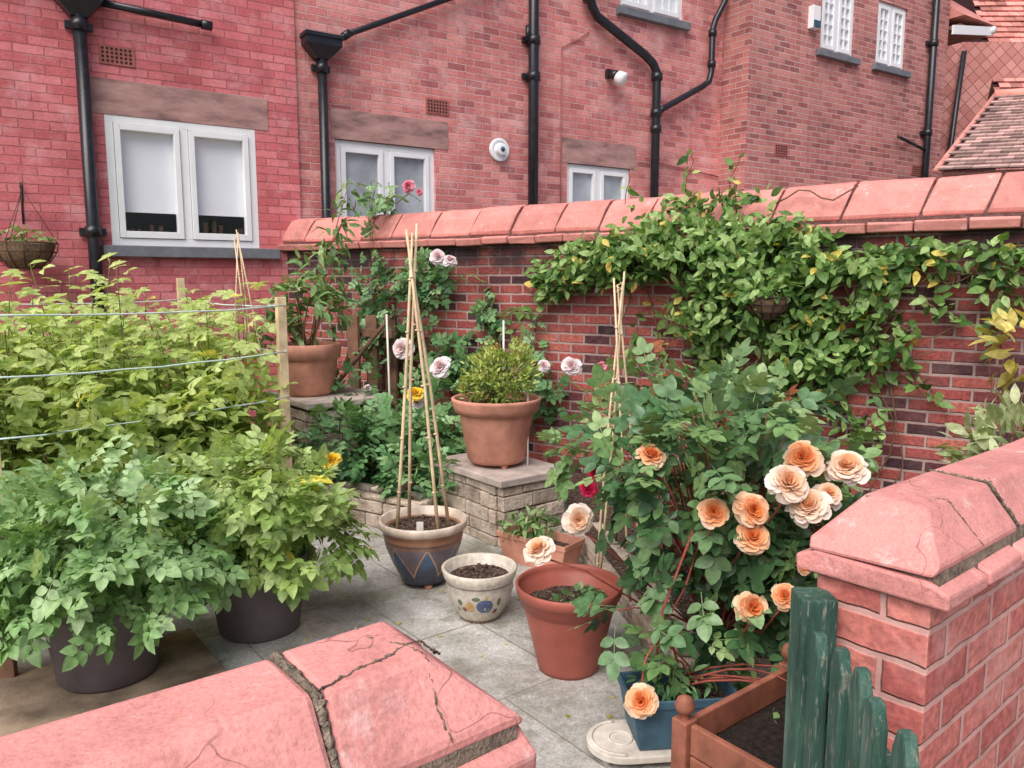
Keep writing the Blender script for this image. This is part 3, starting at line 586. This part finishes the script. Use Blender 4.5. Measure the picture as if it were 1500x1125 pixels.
# ------------------------------------------------------------ pots
def pot(name,loc,prof_out,th,mat,soilz,soil='soilc'):
    e=empty(name,loc); g=Geo(); ro,zo=prof_out[-1]
    inner=[(max(r-th,.01),z) for r,z in reversed(prof_out) if z>soilz-.02]
    g.lathe([(.001,prof_out[0][1]+.001)]+list(prof_out)+[(ro-th*.5,zo+.006)]+inner,n=56); g.build('pot_body',mat,e)
    rs=[r for r,z in prof_out if z<=soilz][-1]; rr=rs-th+.004; g=Geo(); vs=[(0,0,soilz)];fs=[]
    for k in range(1,9):
        for j in range(32): w=j*math.pi/16; r=rr*k/8; vs.append((r*math.cos(w),r*math.sin(w),soilz+(R.uniform(-.008,.01) if k<8 else 0)))
    for j in range(32): fs.append((0,1+j,1+(j+1)%32))
    for k in range(7):
        for j in range(32): a=1+k*32+j; b=1+k*32+(j+1)%32; fs.append((a,a+32,b+32,b))
    g.add(vs,fs,0,True); 
    for _ in range(70):
        w=R.uniform(0,6.28); r=rr*.93*math.sqrt(R.random()); s=R.uniform(.003,.009); g.box(r*math.cos(w)-s,r*math.cos(w)+s,r*math.sin(w)-s,r*math.sin(w)+s,soilz-.002,soilz+s*1.6,0,j=s*.4)
    g.build('soil',M[soil],e); return e
def feet(e,r,z=0,mat=None):
    g=Geo()
    for k in range(3):
        w=k*2.094-1.2; g.lathe([(.001,-.03),(.018,-.028),(.024,-.01),(.015,.004)],(r*math.cos(w),r*math.sin(w),z),n=12)
    g.build('pot_feet',mat,e)
tp=pot('terracotta_pot',(-.10,4.95,.455),[(.17,0),(.185,.02),(.235,.30),(.24,.315),(.262,.32),(.275,.35),(.285,.39),(.288,.405)],.022,M['terra'],.36); feet(tp,.14,0,M['terra'])
pot('terracotta_pot',(-1.57,6.0,.735),[(.17,0),(.185,.02),(.225,.26),(.23,.275),(.248,.28),(.255,.34),(.262,.385)],.022,M['terra'],.33)
bp=pot('patterned_blue_pot',(-.47,4.02,.03),[(.12,0),(.125,.02),(.165,.10),(.20,.19),(.212,.25),(.208,.27),(.232,.29),(.236,.325)],.02,M['bpot'],.28); feet(bp,.09,0,M['terra'])
cp=pot('cream_fruit_motif_pot',(-.155,3.60,.004),[(.095,0),(.10,.012),(.145,.09),(.162,.15),(.160,.19),(.172,.205),(.182,.245)],.018,M['cpot'],.20)
prof=[(.095,0),(.10,.012),(.145,.09),(.162,.15),(.160,.19)]
def rad(z):
    for (r0,z0),(r1,z1) in zip(prof[:-1],prof[1:]):
        if z0<=z<=z1: return r0+(r1-r0)*(z-z0)/(z1-z0)
    return .16
def motif(aw,zc,ra,rz_,mat,lift=.0012,lob=0):
    g=Geo(); n=20; pts=[(aw,zc)]+[(aw+ra*math.cos(i*2*math.pi/n)*(1+lob*math.cos(5*i*2*math.pi/n)),zc+rz_*math.sin(i*2*math.pi/n)) for i in range(n)]
    g.add([((rad(z)+lift)*math.cos(w),(rad(z)+lift)*math.sin(w),z) for w,z in pts],[(0,1+i,1+(i+1)%n) for i in range(n)]); g.build('painted_motif',mat,cp)
c0=math.radians(-88)
motif(c0+.16,.105,.26,.035,M['motifb']); motif(c0+.30,.103,.10,.032,M['motifb'],.002); motif(c0+.06,.103,.09,.033,M['motifb'],.0021); motif(c0-.30,.10,.15,.027,M['motify'],.0013); motif(c0-.5,.085,.07,.012,M['motifr']); motif(c0-.62,.12,.08,.015,M['motifg'])
motif(c0+.55,.07,.09,.014,M['motifr']); motif(c0-.1,.145,.12,.010,M['motifg'],.0014); motif(c0+.2,.148,.04,.010,M['motify'],.0024); motif(c0+.62,.12,.07,.02,M['motifg']); motif(c0-.75,.08,.06,.012,M['motify'])
pp=pot('plastic_terracotta_pot',(.235,3.10,.004),[(.125,0),(.13,.02),(.185,.26),(.187,.27),(.198,.275),(.203,.315),(.214,.32),(.22,.345),(.222,.36)],.014,M['terra_pl'],.275)
for nm,loc,rr in(('dark_plastic_tub',(-1.64,3.02,.022),.235),('dark_plastic_tub',(-1.17,3.47,.004),.225)):
    pot(nm,loc,[(rr*.76,0),(rr*.80,.012),(rr*.92,.22),(rr*.935,.30),(rr*1.02,.305),(rr*1.03,.35),(rr*1.05,.36)],.01,M['dkpot'],.32)
def trough(name,loc,rz,L,W,Hh,mat,t=.012,taper=.85):
    e=empty(name,loc,rz); g=Geo(); vs=[]
    for z,k in((0,taper),(Hh-.03,1.0),(Hh-.03,1.06),(Hh,1.07),(Hh,.98),(Hh-.05,.95)):
        a,b=L/2*(k if k<1 else 1+(k-1)*.5),W/2*k; vs+=[(-a,-b,z),(a,-b,z),(a,b,z),(-a,b,z)]
    fs=[(3,2,1,0)]
    for r in range(5):
        for k in range(4): k2=(k+1)%4; fs.append((r*4+k,r*4+k2,r*4+4+k2,r*4+4+k))
    g.add(vs,fs); g.add([vs[-4],vs[-3],vs[-2],vs[-1]],[(0,1,2,3)],1); g.build('trough_body',[mat,M['soilc']],e,bevel=.004); return e
trough('terracotta_trough',(.16,4.30,.004),-38,.46,.19,.17,M['terra'])
trough('blue_trough',(.565,2.52,.056),6,.36,.2,.18,M['bluep'])
# flat cream caddy board with a rounded, lipped end
pb=empty('cream_plant_caddy',(.44,2.40,0),6); g=Geo(); out=[]
for i in range(17): w=math.pi/2+i*math.pi/16; out.append((-.06+.115*math.cos(w),.105+.115*math.sin(w)))
out+= [(.36,-.01),(.36,.22)]
k=len(out); vs=[(x,y,z) for z in(.028,.052) for x,y in out]
g.add(vs,[tuple(range(k-1,-1,-1)),tuple(range(k,2*k))]+[(i,(i+1)%k,k+(i+1)%k,k+i) for i in range(k)])
for x,y in((-.12,.05),(-.12,.17),(.30,.05),(.30,.17)): g.tube([(x,y-.012,.016),(x,y+.012,.016)],.0145,n=12)
g.build('caddy_board',M['cream'],pb,bevel=.003)
g=Geo(); g.tube([(-.06+.10*math.cos(math.pi/2+i*math.pi/16),.105+.10*math.sin(math.pi/2+i*math.pi/16),.054) for i in range(17)],.006,n=6)
g.tube([(-.06+.04*math.cos(i*.2618),.105+.04*math.sin(i*.2618),.054) for i in range(25)],.004,n=6); g.build('caddy_lip',M['cream'],pb)
WP=empty('wooden_planter',(.47,2.0,0),38); g=Geo()
for x,y in((0,0),(.5,0),(0,-.38),(.5,-.38)):
    g.box(x-.025,x+.025,y-.025,y+.025,0,.42); g.lathe([(.012,.42),(.012,.432),(.026,.445),(.028,.46),(.02,.478),(.001,.486)],(x,y,0),n=16)
for z in(.05,.145,.24,.33):
    for y in(-.375,-.005): g.box(.03,.47,y-.01,y+.01,z,z+.085)
    for x in(.0,.5): g.box(x-.01,x+.01,-.352,-.028,z,z+.085)
g.build('planter_frame',M['rwood'],WP,bevel=.004); g=Geo(); g.box(.01,.49,-.37,-.015,.3,.33); g.build('planter_soil',M['soil'],WP)
# ------------------------------------------------------------ canes
def canes(name,base,tips,bases,r=.006,mat=None):
    e=empty(name,base); g=Geo()
    for b in bases:
        b=Vector(b); t=Vector(tips)+Vector((R.uniform(-.03,.03),R.uniform(-.03,.03),R.uniform(-.03,.05))); m=b.lerp(t,.5)+Vector((R.uniform(-.012,.012),0,0)); g.tube([b,b.lerp(m,.5),m,m.lerp(t,.5),t],[r*1.1,r,r,r*.85,r*.7],n=7)
        for q in(.15,.33,.5,.68,.85): p=b.lerp(t,q); g.tube([p-Vector((0,0,.004)),p+Vector((0,0,.004))],r*1.25,n=7)
    t=Vector(tips); g.tube([t+Vector((.012*math.cos(a),.012*math.sin(a),-.06+.004*a)) for a in [i*.7 for i in range(20)]],.002,n=4)
    g.build('cane_poles',mat or M['cane'],e,True); return e
canes('bamboo_cane_wigwam',(-.47,4.02,.3),(-.51,4.05,1.84),[(-.60,3.95,.28),(-.56,4.14,.28),(-.38,3.93,.28),(-.34,4.1,.28)],.009)
canes('bamboo_cane_wigwam',(.45,3.5,.1),(.46,3.42,1.60),[(.36,3.3,.15),(.62,3.6,.15),(.42,3.62,.15),(.52,3.3,.2)],.006)
canes('bamboo_cane_wigwam',(-1.8,5.4,.2),(-1.86,5.4,1.90),[(-1.95,5.25,.2),(-1.7,5.3,.2),(-1.8,5.6,.2),(-1.6,5.5,.2)],.006)
g=Geo(); g.tube([(-.92,5.9,.2),(-.94,5.9,1.35)],.008,n=6); g.tube([(-.06,5.6,.2),(-.06,5.6,1.32)],.008,n=6); g.tube([(.1,4.9,.2),(.1,4.9,.9)],.006,n=6); g.build('garden_stakes',M['stake'])
g=Geo(); g.tube([(.98,3.0,.2),(.98,3.0,1.12)],.008,n=8); g.tube([(.98,3.0,1.1),(1.0,3.0,1.22)],.012,n=8); g.build('green_plant_support',M['gate'])
g=Geo(); g.obox((-.47,3.88,.34),0,.035,.004,.08); g.build('plant_label',M['stake'],bevel=.0015)
PS=empty('raspberry_support',(-1.40,4.86,0)); g=Geo()
posts=[(-1.42,4.84,1.50),(-2.36,3.50,1.44),(-2.66,6.35,1.62),(-3.9,5.2,1.55)]
for x,y,z in posts: g.obox((x,y,z/2),.6,.055,.055,z)
g.build('posts',M['cane'],PS,True,bevel=.003)
g=Geo()
for a,b in(((-1.42,4.84),(-2.36,3.50)),((-2.66,6.35),(-3.9,5.2)),((-1.42,4.84),(-2.66,6.35)),((-2.36,3.50),(-3.2,2.7))):
    for z in(1.45,1.17,.89,.62):
        off=.035; P=[]
        for i in range(9):
            t=i/8; P.append((a[0]*(1-t)+b[0]*t+off,a[1]*(1-t)+b[1]*t-off,z-.02*math.sin(math.pi*t)+R.uniform(-.004,.004)))
        g.tube(P,.0045,n=5)
g.build('wires',M['twine'],PS,True)
# ------------------------------------------------------------ raspberries
RB=empty('raspberry_bush',(-2.4,4.8,0))
def inpoly(x,y,poly):
    c=False;j=len(poly)-1
    for i in range(len(poly)):
        xi,yi=poly[i];xj,yj=poly[j]
        if (yi>y)!=(yj>y) and x<(xj-xi)*(y-yi)/(yj-yi)+xi: c=not c
        j=i
    return c
poly=[(-1.62,5.0),(-2.30,3.90),(-3.0,3.4),(-4.0,4.4),(-3.6,5.9),(-2.4,6.4)]
pos=[];dr=[];nr=[];sz=[];ti=[];sg=Geo();cnt=0
while cnt<160:
    x,y=R.uniform(-4.1,-1.4),R.uniform(3.2,6.5)
    if not inpoly(x,y,poly): continue
    cnt+=1; h=1.27+.28*noise.noise(Vector((x*1.3,y*1.3,0)))+R.uniform(-.28,.18)+( .12 if x<-2.9 else 0)
    lx,ly=R.uniform(-.22,.18),R.uniform(-.22,.12); hue=R.uniform(-.12,.15)
    pts=[Vector((x+lx*t*t,y+ly*t*t,.15+h*t-.08*t*t)) for t in [i/7 for i in range(8)]]; sg.tube(pts,[.006-.0005*i for i in range(8)],n=5)
    for k in range(28):
        t=.25+.76*k/28; i=min(int(t*7),6); f=min(t*7-i,1); p=pts[i].lerp(pts[i+1],f); w=k*2.4+R.uniform(-.6,.6)
        d=Vector((math.cos(w),math.sin(w),R.uniform(-.35,.25)+.4*(t>.9))); L=R.uniform(.13,.23)*(1-.2*t)
        pos.append(p+d*.02); dr.append(d); nr.append(Vector((R.uniform(-.5,.5),R.uniform(-.9,.2),1))); sz.append(L*1.05); ti.append(min(.94,max(0,.25+.45*t+hue+R.uniform(-.2,.2))) if R.random()>.006 else 1)
sel=G.uniform(size=len(pos))<.6; A=lambda q:np.array([tuple(v) if hasattr(v,'__len__') else v for v in q])
pos,dr,nr,sz,ti=map(A,(pos,dr,nr,sz,ti))
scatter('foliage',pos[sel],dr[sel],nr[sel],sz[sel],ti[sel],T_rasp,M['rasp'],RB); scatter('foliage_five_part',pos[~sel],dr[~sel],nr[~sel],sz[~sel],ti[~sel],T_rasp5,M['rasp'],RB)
sg.build('canes',M['stem'],RB,True)
shrub('raspberry_bush',(-1.75,4.35,.1),[((-1.85,4.35,.70),(.28,.35,.40),240),((-1.60,4.72,.6),(.2,.25,.42),150),((-2.2,3.95,.75),(.3,.25,.38),170)],T_rasp,.155,M['rasp'],20,yfrac=.004)
# potatoes
shrub('potato_plant',(-1.64,3.02,.33),[((-1.64,3.0,.60),(.44,.40,.27),560),((-1.95,2.95,.55),(.26,.3,.24),180),((-1.6,2.80,.47),(.40,.25,.16),190),((-1.35,3.0,.50),(.18,.22,.18),75)],T_potato,.145,M['pot_a'],26,freq=7,thr=-.10,droop=.2,sr=.006,zmin=.38,upn=.9)
shrub('potato_plant',(-1.17,3.47,.33),[((-1.17,3.45,.60),(.38,.34,.25),310),((-.95,3.4,.47),(.22,.25,.16),100),((-1.3,3.3,.46),(.28,.22,.14),80)],T_potato,.165,M['pot_b'],26,freq=7,thr=-.10,droop=.3,sr=.006,yfrac=.012,zmin=.37,upn=.9)
# ------------------------------------------------------------ climber on wall
ca,sa=math.cos(math.radians(-34.4)),math.sin(math.radians(-34.4))
def wl(t,y,z): return (-2.23+t*ca-y*sa,7.9+t*sa+y*ca,z)
OUT=np.array([sa,-ca,0])
def wallplant(name,blobs,size,tpl,mat,strands=(),stemmat=None,thr=-.1,freq=4,yfrac=.02):
    e=empty(name,wl(blobs[0][0][0],-.05,.1)); P=[];rel=[]
    for (c,r,n) in blobs:
        k=0;tr=0
        while k<n and tr<n*10:
            tr+=1; d=G.normal(size=3); d/=np.linalg.norm(d); q=d*G.uniform(.1,1)**.5; t,y,z=c[0]+q[0]*r[0],c[1]+q[1]*r[1],c[2]+q[2]*r[2]
            if y>-.02 and z<2.2: y=-.02-.1*G.uniform()
            if noise.noise(Vector((t,y*2,z))*freq)<thr: continue
            if z>1.86 and y>-.10: y=-.11
            if z>2.15: y=G.uniform(-.05,.2)
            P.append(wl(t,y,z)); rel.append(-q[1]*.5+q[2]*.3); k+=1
    g=Geo()
    for s in strands:
        t,z,dt,dz,L,n=s; pts=[]; yy=-.05
        for i in range(int(L/.04)):
            t+=dt*.04+R.uniform(-.016,.016); z+=dz*.04+R.uniform(-.018,.014); yy=min(-.03,max(-.2,yy+R.uniform(-.02,.02)))
            if z>1.86: yy=min(yy,-.12)
            pts.append(wl(t,yy,z))
            for _ in range(n): P.append(wl(t+R.uniform(-.04,.04),yy-.02,z+R.uniform(-.03,.04))); rel.append(R.uniform(-.1,.6))
        if len(pts)>2: g.tube(pts,.003,n=5)
    for _ in range(36):
        c,r,_n=blobs[R.randrange(len(blobs))]; t,z=c[0]+R.uniform(-1,1)*r[0],c[2]; pts=[wl(t+.1*math.sin(i*.9+t*9),-.04-.03*(i%2),.15+(z-.0)*i/8) for i in range(9)] if R.random()<.3 else [wl(t+i*.07,-.06,z+.04*math.sin(i*1.3+t)) for i in range(8)]
        g.tube(pts,.005,n=5)
    g.build('stems',stemmat or M['bstem'],e,True)
    P=np.array(P); N=len(P); rel=np.array(rel)
    dr=OUT*.25+np.array([0,0,-.30])+G.normal(size=(N,3))*.75; nr=OUT*.8+np.array([0,0,.6])+G.normal(size=(N,3))*.45
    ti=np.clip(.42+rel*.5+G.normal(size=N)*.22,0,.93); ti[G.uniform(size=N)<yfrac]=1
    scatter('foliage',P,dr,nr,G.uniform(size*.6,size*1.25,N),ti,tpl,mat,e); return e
ST=[(5.2,1.75,1,-.05,1.6,2),(5.3,1.6,.8,-.3,.9,1),(5.0,1.2,.5,-.8,.8,2),(3.3,1.6,-.7,-.5,.7,2),(4.8,1.1,.3,-1,.6,2),(5.4,1.4,.2,-1,.7,2),(4.2,2.15,.1,1,.35,1),(4.5,2.15,.2,1,.3,1),(3.4,1.75,-1,.1,.4,2),(5.5,1.75,1,.1,1.3,2),(4.1,1.4,-.2,-1,.7,1),(4.35,1.2,.1,-1,.7,1),(3.75,2.1,-.1,1,.25,1),
 (5.6,1.7,.9,-.35,.9,1),(5.9,1.72,.3,-1,.5,1),(6.2,1.7,1,-.4,.8,1),(5.1,1.5,.9,-.6,.9,2),(4.7,1.3,.5,-.9,.7,2),(4.9,1.4,.6,-.8,.9,2),(4.45,1.3,-.2,-1,.6,2),(3.9,1.5,-.3,-1,.45,1),(6.5,1.75,1,-.1,.9,2),(6.4,1.55,.8,-.5,.7,1),(5.3,1.3,.7,-.7,.6,1)]
wallplant('climbing_jasmine',[((3.6,-.12,1.74),(.5,.16,.20),520),((4.15,-.2,1.82),(.6,.24,.26),950),((4.75,-.22,1.74),(.5,.26,.32),950),((4.6,-.18,1.38),(.5,.22,.28),700),((4.95,-.16,1.15),(.42,.18,.34),520),((4.5,-.14,1.05),(.3,.15,.25),180),
  ((3.15,-.1,1.62),(.28,.1,.2),160),((5.3,-.14,1.62),(.35,.16,.22),330),((5.3,-.12,1.3),(.35,.12,.3),280),((5.75,-.12,1.76),(.4,.1,.09),120),((6.35,-.12,1.74),(.45,.1,.10),120),((4.3,-.02,2.13),(.5,.12,.08),130),((6.0,-.1,1.45),(.25,.08,.14),40)],
  .086,L1,M['climb'],ST,thr=-.12,freq=5,yfrac=.03)
wr=wallplant('climbing_rose',[((1.3,-.12,1.5),(.25,.12,.35),90),((1.85,-.15,1.62),(.33,.15,.2),130),((1.5,-.18,1.05),(.4,.2,.35),130),((2.2,-.15,.95),(.35,.15,.3),110),((2.9,-.12,.8),(.5,.14,.3),110),((1.25,-.1,2.3),(.12,.1,.22),30),((2.55,-.1,1.35),(.14,.06,.12),16)],
  .14,T_rose,M['bedl'],[(1.3,1.8,.0,1,.7,1),(1.9,1.2,.2,1,.7,1),(2.5,.9,.1,1,.7,1),(1.2,.4,.1,1,1.2,1),(2.8,.6,.3,1,.8,1)],M['stem'],thr=-.15,yfrac=0)
blooms([(-.60,6.45,1.80,.07),(-.50,6.45,1.78,.065),(-.796,5.6,1.12,.085),(-.515,5.5,1.01,.085),(.403,5.3,1.03,.07),(-.62,5.0,.83,.05),(.23,5.6,1.0,.05),(-1.1,5.9,.8,.03)],M['whitep'],wr,'white_blooms')
blooms([(-.90,6.9,2.41,.06),(-.8,6.9,2.36,.035),(.6,5.3,1.03,.04)],M['pinkp'],wr,'pink_blooms')
blooms([(-1.16,4.9,.474,.065),(-.62,4.95,.90,.060)],M['yelp'],wr,'yellow_blooms')
shrub('strawberry_bed_plants',(-.9,5.6,.17),[((-1.25,5.60,.42),(.35,.3,.28),260),((-.75,5.45,.42),(.42,.28,.26),300),((-.60,5.02,.32),(.22,.14,.2),100),((-.4,5.9,.55),(.5,.3,.35),200),((-1.1,6.2,.6),(.5,.3,.4),170)],T_rose,.17,M['bedl'],20,droop=.3,yfrac=0)
shrub('box_shrub',(-.10,4.95,.80),[((-.08,4.93,1.0),(.25,.22,.17),1300),((-.03,4.95,1.12),(.16,.15,.13),420),((-.22,4.9,.94),(.12,.14,.10),220)],leaf_tpl(.45,.2,.1,SP),.036,M['box'],60,M['stem'],freq=11,thr=-.1,droop=-.5,sr=.003)
shrub('potted_bamboo',(-1.57,6.0,1.05),[((-1.55,5.95,1.4),(.3,.28,.22),240),((-1.45,6.0,1.65),(.2,.2,.25),90),((-1.32,6.0,1.95),(.13,.15,.25),50),((-1.75,5.95,1.2),(.2,.2,.15),80),((-1.2,6.05,2.25),(.12,.1,.1),20)],Ln,.11,M['roseb'],16,M['bstem'],droop=.3,sr=.006,yfrac=0)
# main rose bush
RO=shrub('peach_rose_bush',(.85,3.05,.15),[((.72,2.85,.86),(.38,.30,.34),215),((1.02,2.85,.80),(.24,.25,.30),110),((.74,2.74,.54),(.28,.22,.24),110),((.48,3.0,.96),(.20,.2,.16),26),((.90,2.70,.44),(.22,.2,.18),60),((.85,2.95,1.12),(.32,.22,.12),44),((.44,2.55,.50),(.14,.12,.10),12)],T_rose,.165,M['rosel'],56,M['rstem'],freq=5.5,thr=-.08,droop=.25,sr=.005,zmin=.30)
shrub('x',(.85,3.05,.3),[((.75,2.75,.95),(.46,.3,.3),80),((.6,2.8,1.12),(.3,.25,.12),30),((1.0,2.6,.75),(.2,.15,.2),28)],T_rose,.14,M['roseb'],16,M['rstem'],freq=5.5,parent=RO)
blooms([(.944,2.5,1.035,.066),(.65,2.45,.865,.054),(.772,2.42,.88,.060),(.769,2.42,.795,.058),(.479,2.62,1.02,.054),(.776,2.4,.56,.056),(.869,2.4,.603,.048),(.411,2.36,.268,.056),(.95,2.45,.68,.026)],M['peach'],RO,'peach_blooms')
blooms([(1.09,2.5,1.01,.070),(.88,2.42,.975,.070),(.939,2.42,.900,.068),(1.03,2.48,.92,.05),(.255,2.88,.70,.060),(.095,2.95,.571,.065)],M['blush'],RO,'blush_blooms')
blooms([(.305,3.1,.766,.04),(.34,3.1,.83,.03),(.93,2.35,.56,.03)],M['redp'],RO,'red_blooms')
g=Geo(); g.tube([(.255,2.9,.66),(.45,2.95,.5),(.75,3.0,.2)],.004,n=5); g.tube([(.095,2.97,.53),(.3,3.0,.45),(.7,3.0,.2)],.004,n=5); g.tube([(.411,2.40,.22),(.44,2.45,.36),(.6,2.6,.55),(.7,2.7,.8)],.004,n=5); g.tube([(.48,2.5,.27),(.50,2.5,.50),(.62,2.6,.75)],.005,n=5)
for q in((.944,2.5,1.0),(1.1,2.5,.97),(.88,2.42,.94),(.65,2.45,.83),(.78,2.42,.84),(.479,2.65,.98),(.776,2.4,.53),(.869,2.4,.57)): g.tube([q,(q[0]*.9+.06,q[1]+.12,q[2]-.15),(.8,2.9,q[2]*.5)],.0035,n=5)
g.build('arching_stems',M['rstem'],RO,True)
shrub('rose_bush',(.60,2.52,.25),[((.60,2.52,.36),(.16,.09,.07),22),((.88,2.25,.32),(.20,.14,.14),36)],T_rose,.14,M['roseb'],8,M['rstem'],zmin=.28)
shrub('rose_bush',(.85,3.6,.15),[((.8,3.7,.95),(.45,.35,.3),120),((1.25,3.4,.85),(.25,.3,.3),60),((.38,3.9,.80),(.2,.2,.3),60),((1.2,3.1,.5),(.3,.3,.35),100)],T_rose,.16,M['roseb'],26,M['rstem'],freq=5,thr=-.05)
shrub('sage_bush',(2.0,3.0,.15),[((2.2,3.15,.88),(.36,.3,.22),560),((1.95,3.0,.60),(.3,.3,.35),160)],leaf_tpl(.42,.2,.2,SP),.10,M['sage'],20,droop=-.25,thr=-.5)
shrub('yellow_leaved_shrub',(2.5,3.9,.15),[((2.62,3.95,1.28),(.22,.2,.2),60)],L1,.11,M['yel'],8,M['bstem'])
shrub('seedling_patch',(.235,3.10,.28),[((.235,3.10,.30),(.14,.14,.035),160)],Lw,.035,M['bedl'],0)
shrub('trough_seedlings',(.16,4.3,.16),[((.10,4.36,.22),(.16,.12,.08),120)],Ln,.07,M['roseb'],10)
shrub('trough_herbs',(.565,2.52,.22),[((.565,2.52,.255),(.15,.07,.04),120)],Ln,.05,M['bedl'],4)
shrub('coping_fern',wl(6.35,.1,2.18),[((wl(6.35,.1,2.24)),(.09,.08,.06),90)],Ln,.06,M['climb'],6)
FL=empty('fallen_leaves',(0,3.2,0)); P=[];N=70
for i in range(N): P.append((G.uniform(-1.1,.9),G.uniform(2.2,4.6),.008))
scatter('leaf_litter',P,np.c_[G.normal(size=(N,2)),np.zeros(N)],np.c_[G.normal(size=(N,2))*.15,np.ones(N)],G.uniform(.012,.035,N),G.uniform(0,1,N),Lw,M['yel'],FL)
# ------------------------------------------------------------ hanging baskets
def basket(name,c,r,anchor,leafmat,nl=80):
    e=empty(name,c); g=Geo(); g.lathe([(.001,-r*.95),(r*.45,-r*.85),(r*.8,-r*.5),(r*.97,0),(r*.9,0),(.001,-.01)],c,n=32); g.build('coir_liner',M['coir'],e,True)
    g=Geo()
    for z,k in((.0,1.02),(-r*.3,.95),(-r*.6,.76),(-r*.85,.5)): g.tube([(c[0]+r*k*math.cos(w),c[1]+r*k*math.sin(w),c[2]+z) for w in [i*2*math.pi/24 for i in range(25)]],.004,n=5)
    for j in range(12):
        w=j*2*math.pi/12; g.tube([(c[0]+r*k*math.cos(w),c[1]+r*k*math.sin(w),c[2]+z) for z,k in((.0,1.02),(-r*.3,.95),(-r*.6,.76),(-r*.85,.5))],.004,n=5)
    if anchor:
        for j in range(3): w=j*2.09+.5; g.tube([(c[0]+r*math.cos(w),c[1]+r*math.sin(w),c[2]),anchor],.003,n=4)
        ax=Vector(anchor); wl0=ax+Vector((-.553,.833,0))*.27; g.tube([wl0+Vector((0,0,.05)),ax+Vector((0,0,.04)),ax],.008,n=6); g.tube([wl0-Vector((0,0,.22)),ax+Vector((0,0,.03))],.007,n=6); g.tube([wl0+Vector((0,0,.08)),wl0-Vector((0,0,.26))],.009,n=6)
    g.build('basket_wire',M['wire'],e,True)
    if anchor: shrub('x',c,[((c[0],c[1],c[2]+.03),(r*.9,r*.9,.08),nl)],Ln,.08,leafmat,8,parent=e)
    else: shrub('x',c,[((c[0],c[1],c[2]+.05),(r*1.2,r*1.1,.07),nl),((c[0]-.12,c[1]-.06,c[2]-.05),(.07,.06,.12),30),((c[0]+.14,c[1]-.04,c[2]-.04),(.07,.06,.1),24)],L1,.085,leafmat,8,parent=e,thr=-.5)
    return e
basket('hanging_basket',(-3.93,6.42,1.90),.235,(-3.93,6.45,2.33),M['climb'],110)
basket('hanging_basket',wl(4.85,-.36,1.50),.15,None,M['climb'],130)
# ------------------------------------------------------------ light, world, camera
w=bpy.data.worlds.new('World'); scene.world=w; w.use_nodes=True; nt=w.node_tree; sky=nt.nodes.new('ShaderNodeTexSky'); sky.sky_type='NISHITA'; sky.sun_disc=False
sd=Vector((-.38,-.70,1.05)).normalized(); sky.sun_elevation=math.asin(sd.z); sky.sun_rotation=math.atan2(sd.x,sd.y); sky.dust_density=4; sky.ozone_density=1; sky.air_density=.7
bg=nt.nodes['Background']; nt.links.new(sky.outputs[0],bg.inputs[0]); bg.inputs[1].default_value=.15
L=bpy.data.lights.new('sun','SUN'); L.energy=3.5; L.angle=math.radians(60); L.color=(1,.96,.93); lo=bpy.data.objects.new('sun',L); lo.rotation_euler=(-sd).to_track_quat('-Z','Y').to_euler(); scene.collection.objects.link(lo)
cam=bpy.data.cameras.new('camera'); cam.lens=27.6; cam.sensor_width=36; cam.clip_end=1000; cam.clip_start=.02; co=bpy.data.objects.new('camera',cam); co.location=(0,0,1.6); co.rotation_euler=(math.radians(90-7.5),0,0); scene.collection.objects.link(co); scene.camera=co
scene.view_settings.view_transform='Standard'; scene.view_settings.look='None'; scene.view_settings.exposure=0
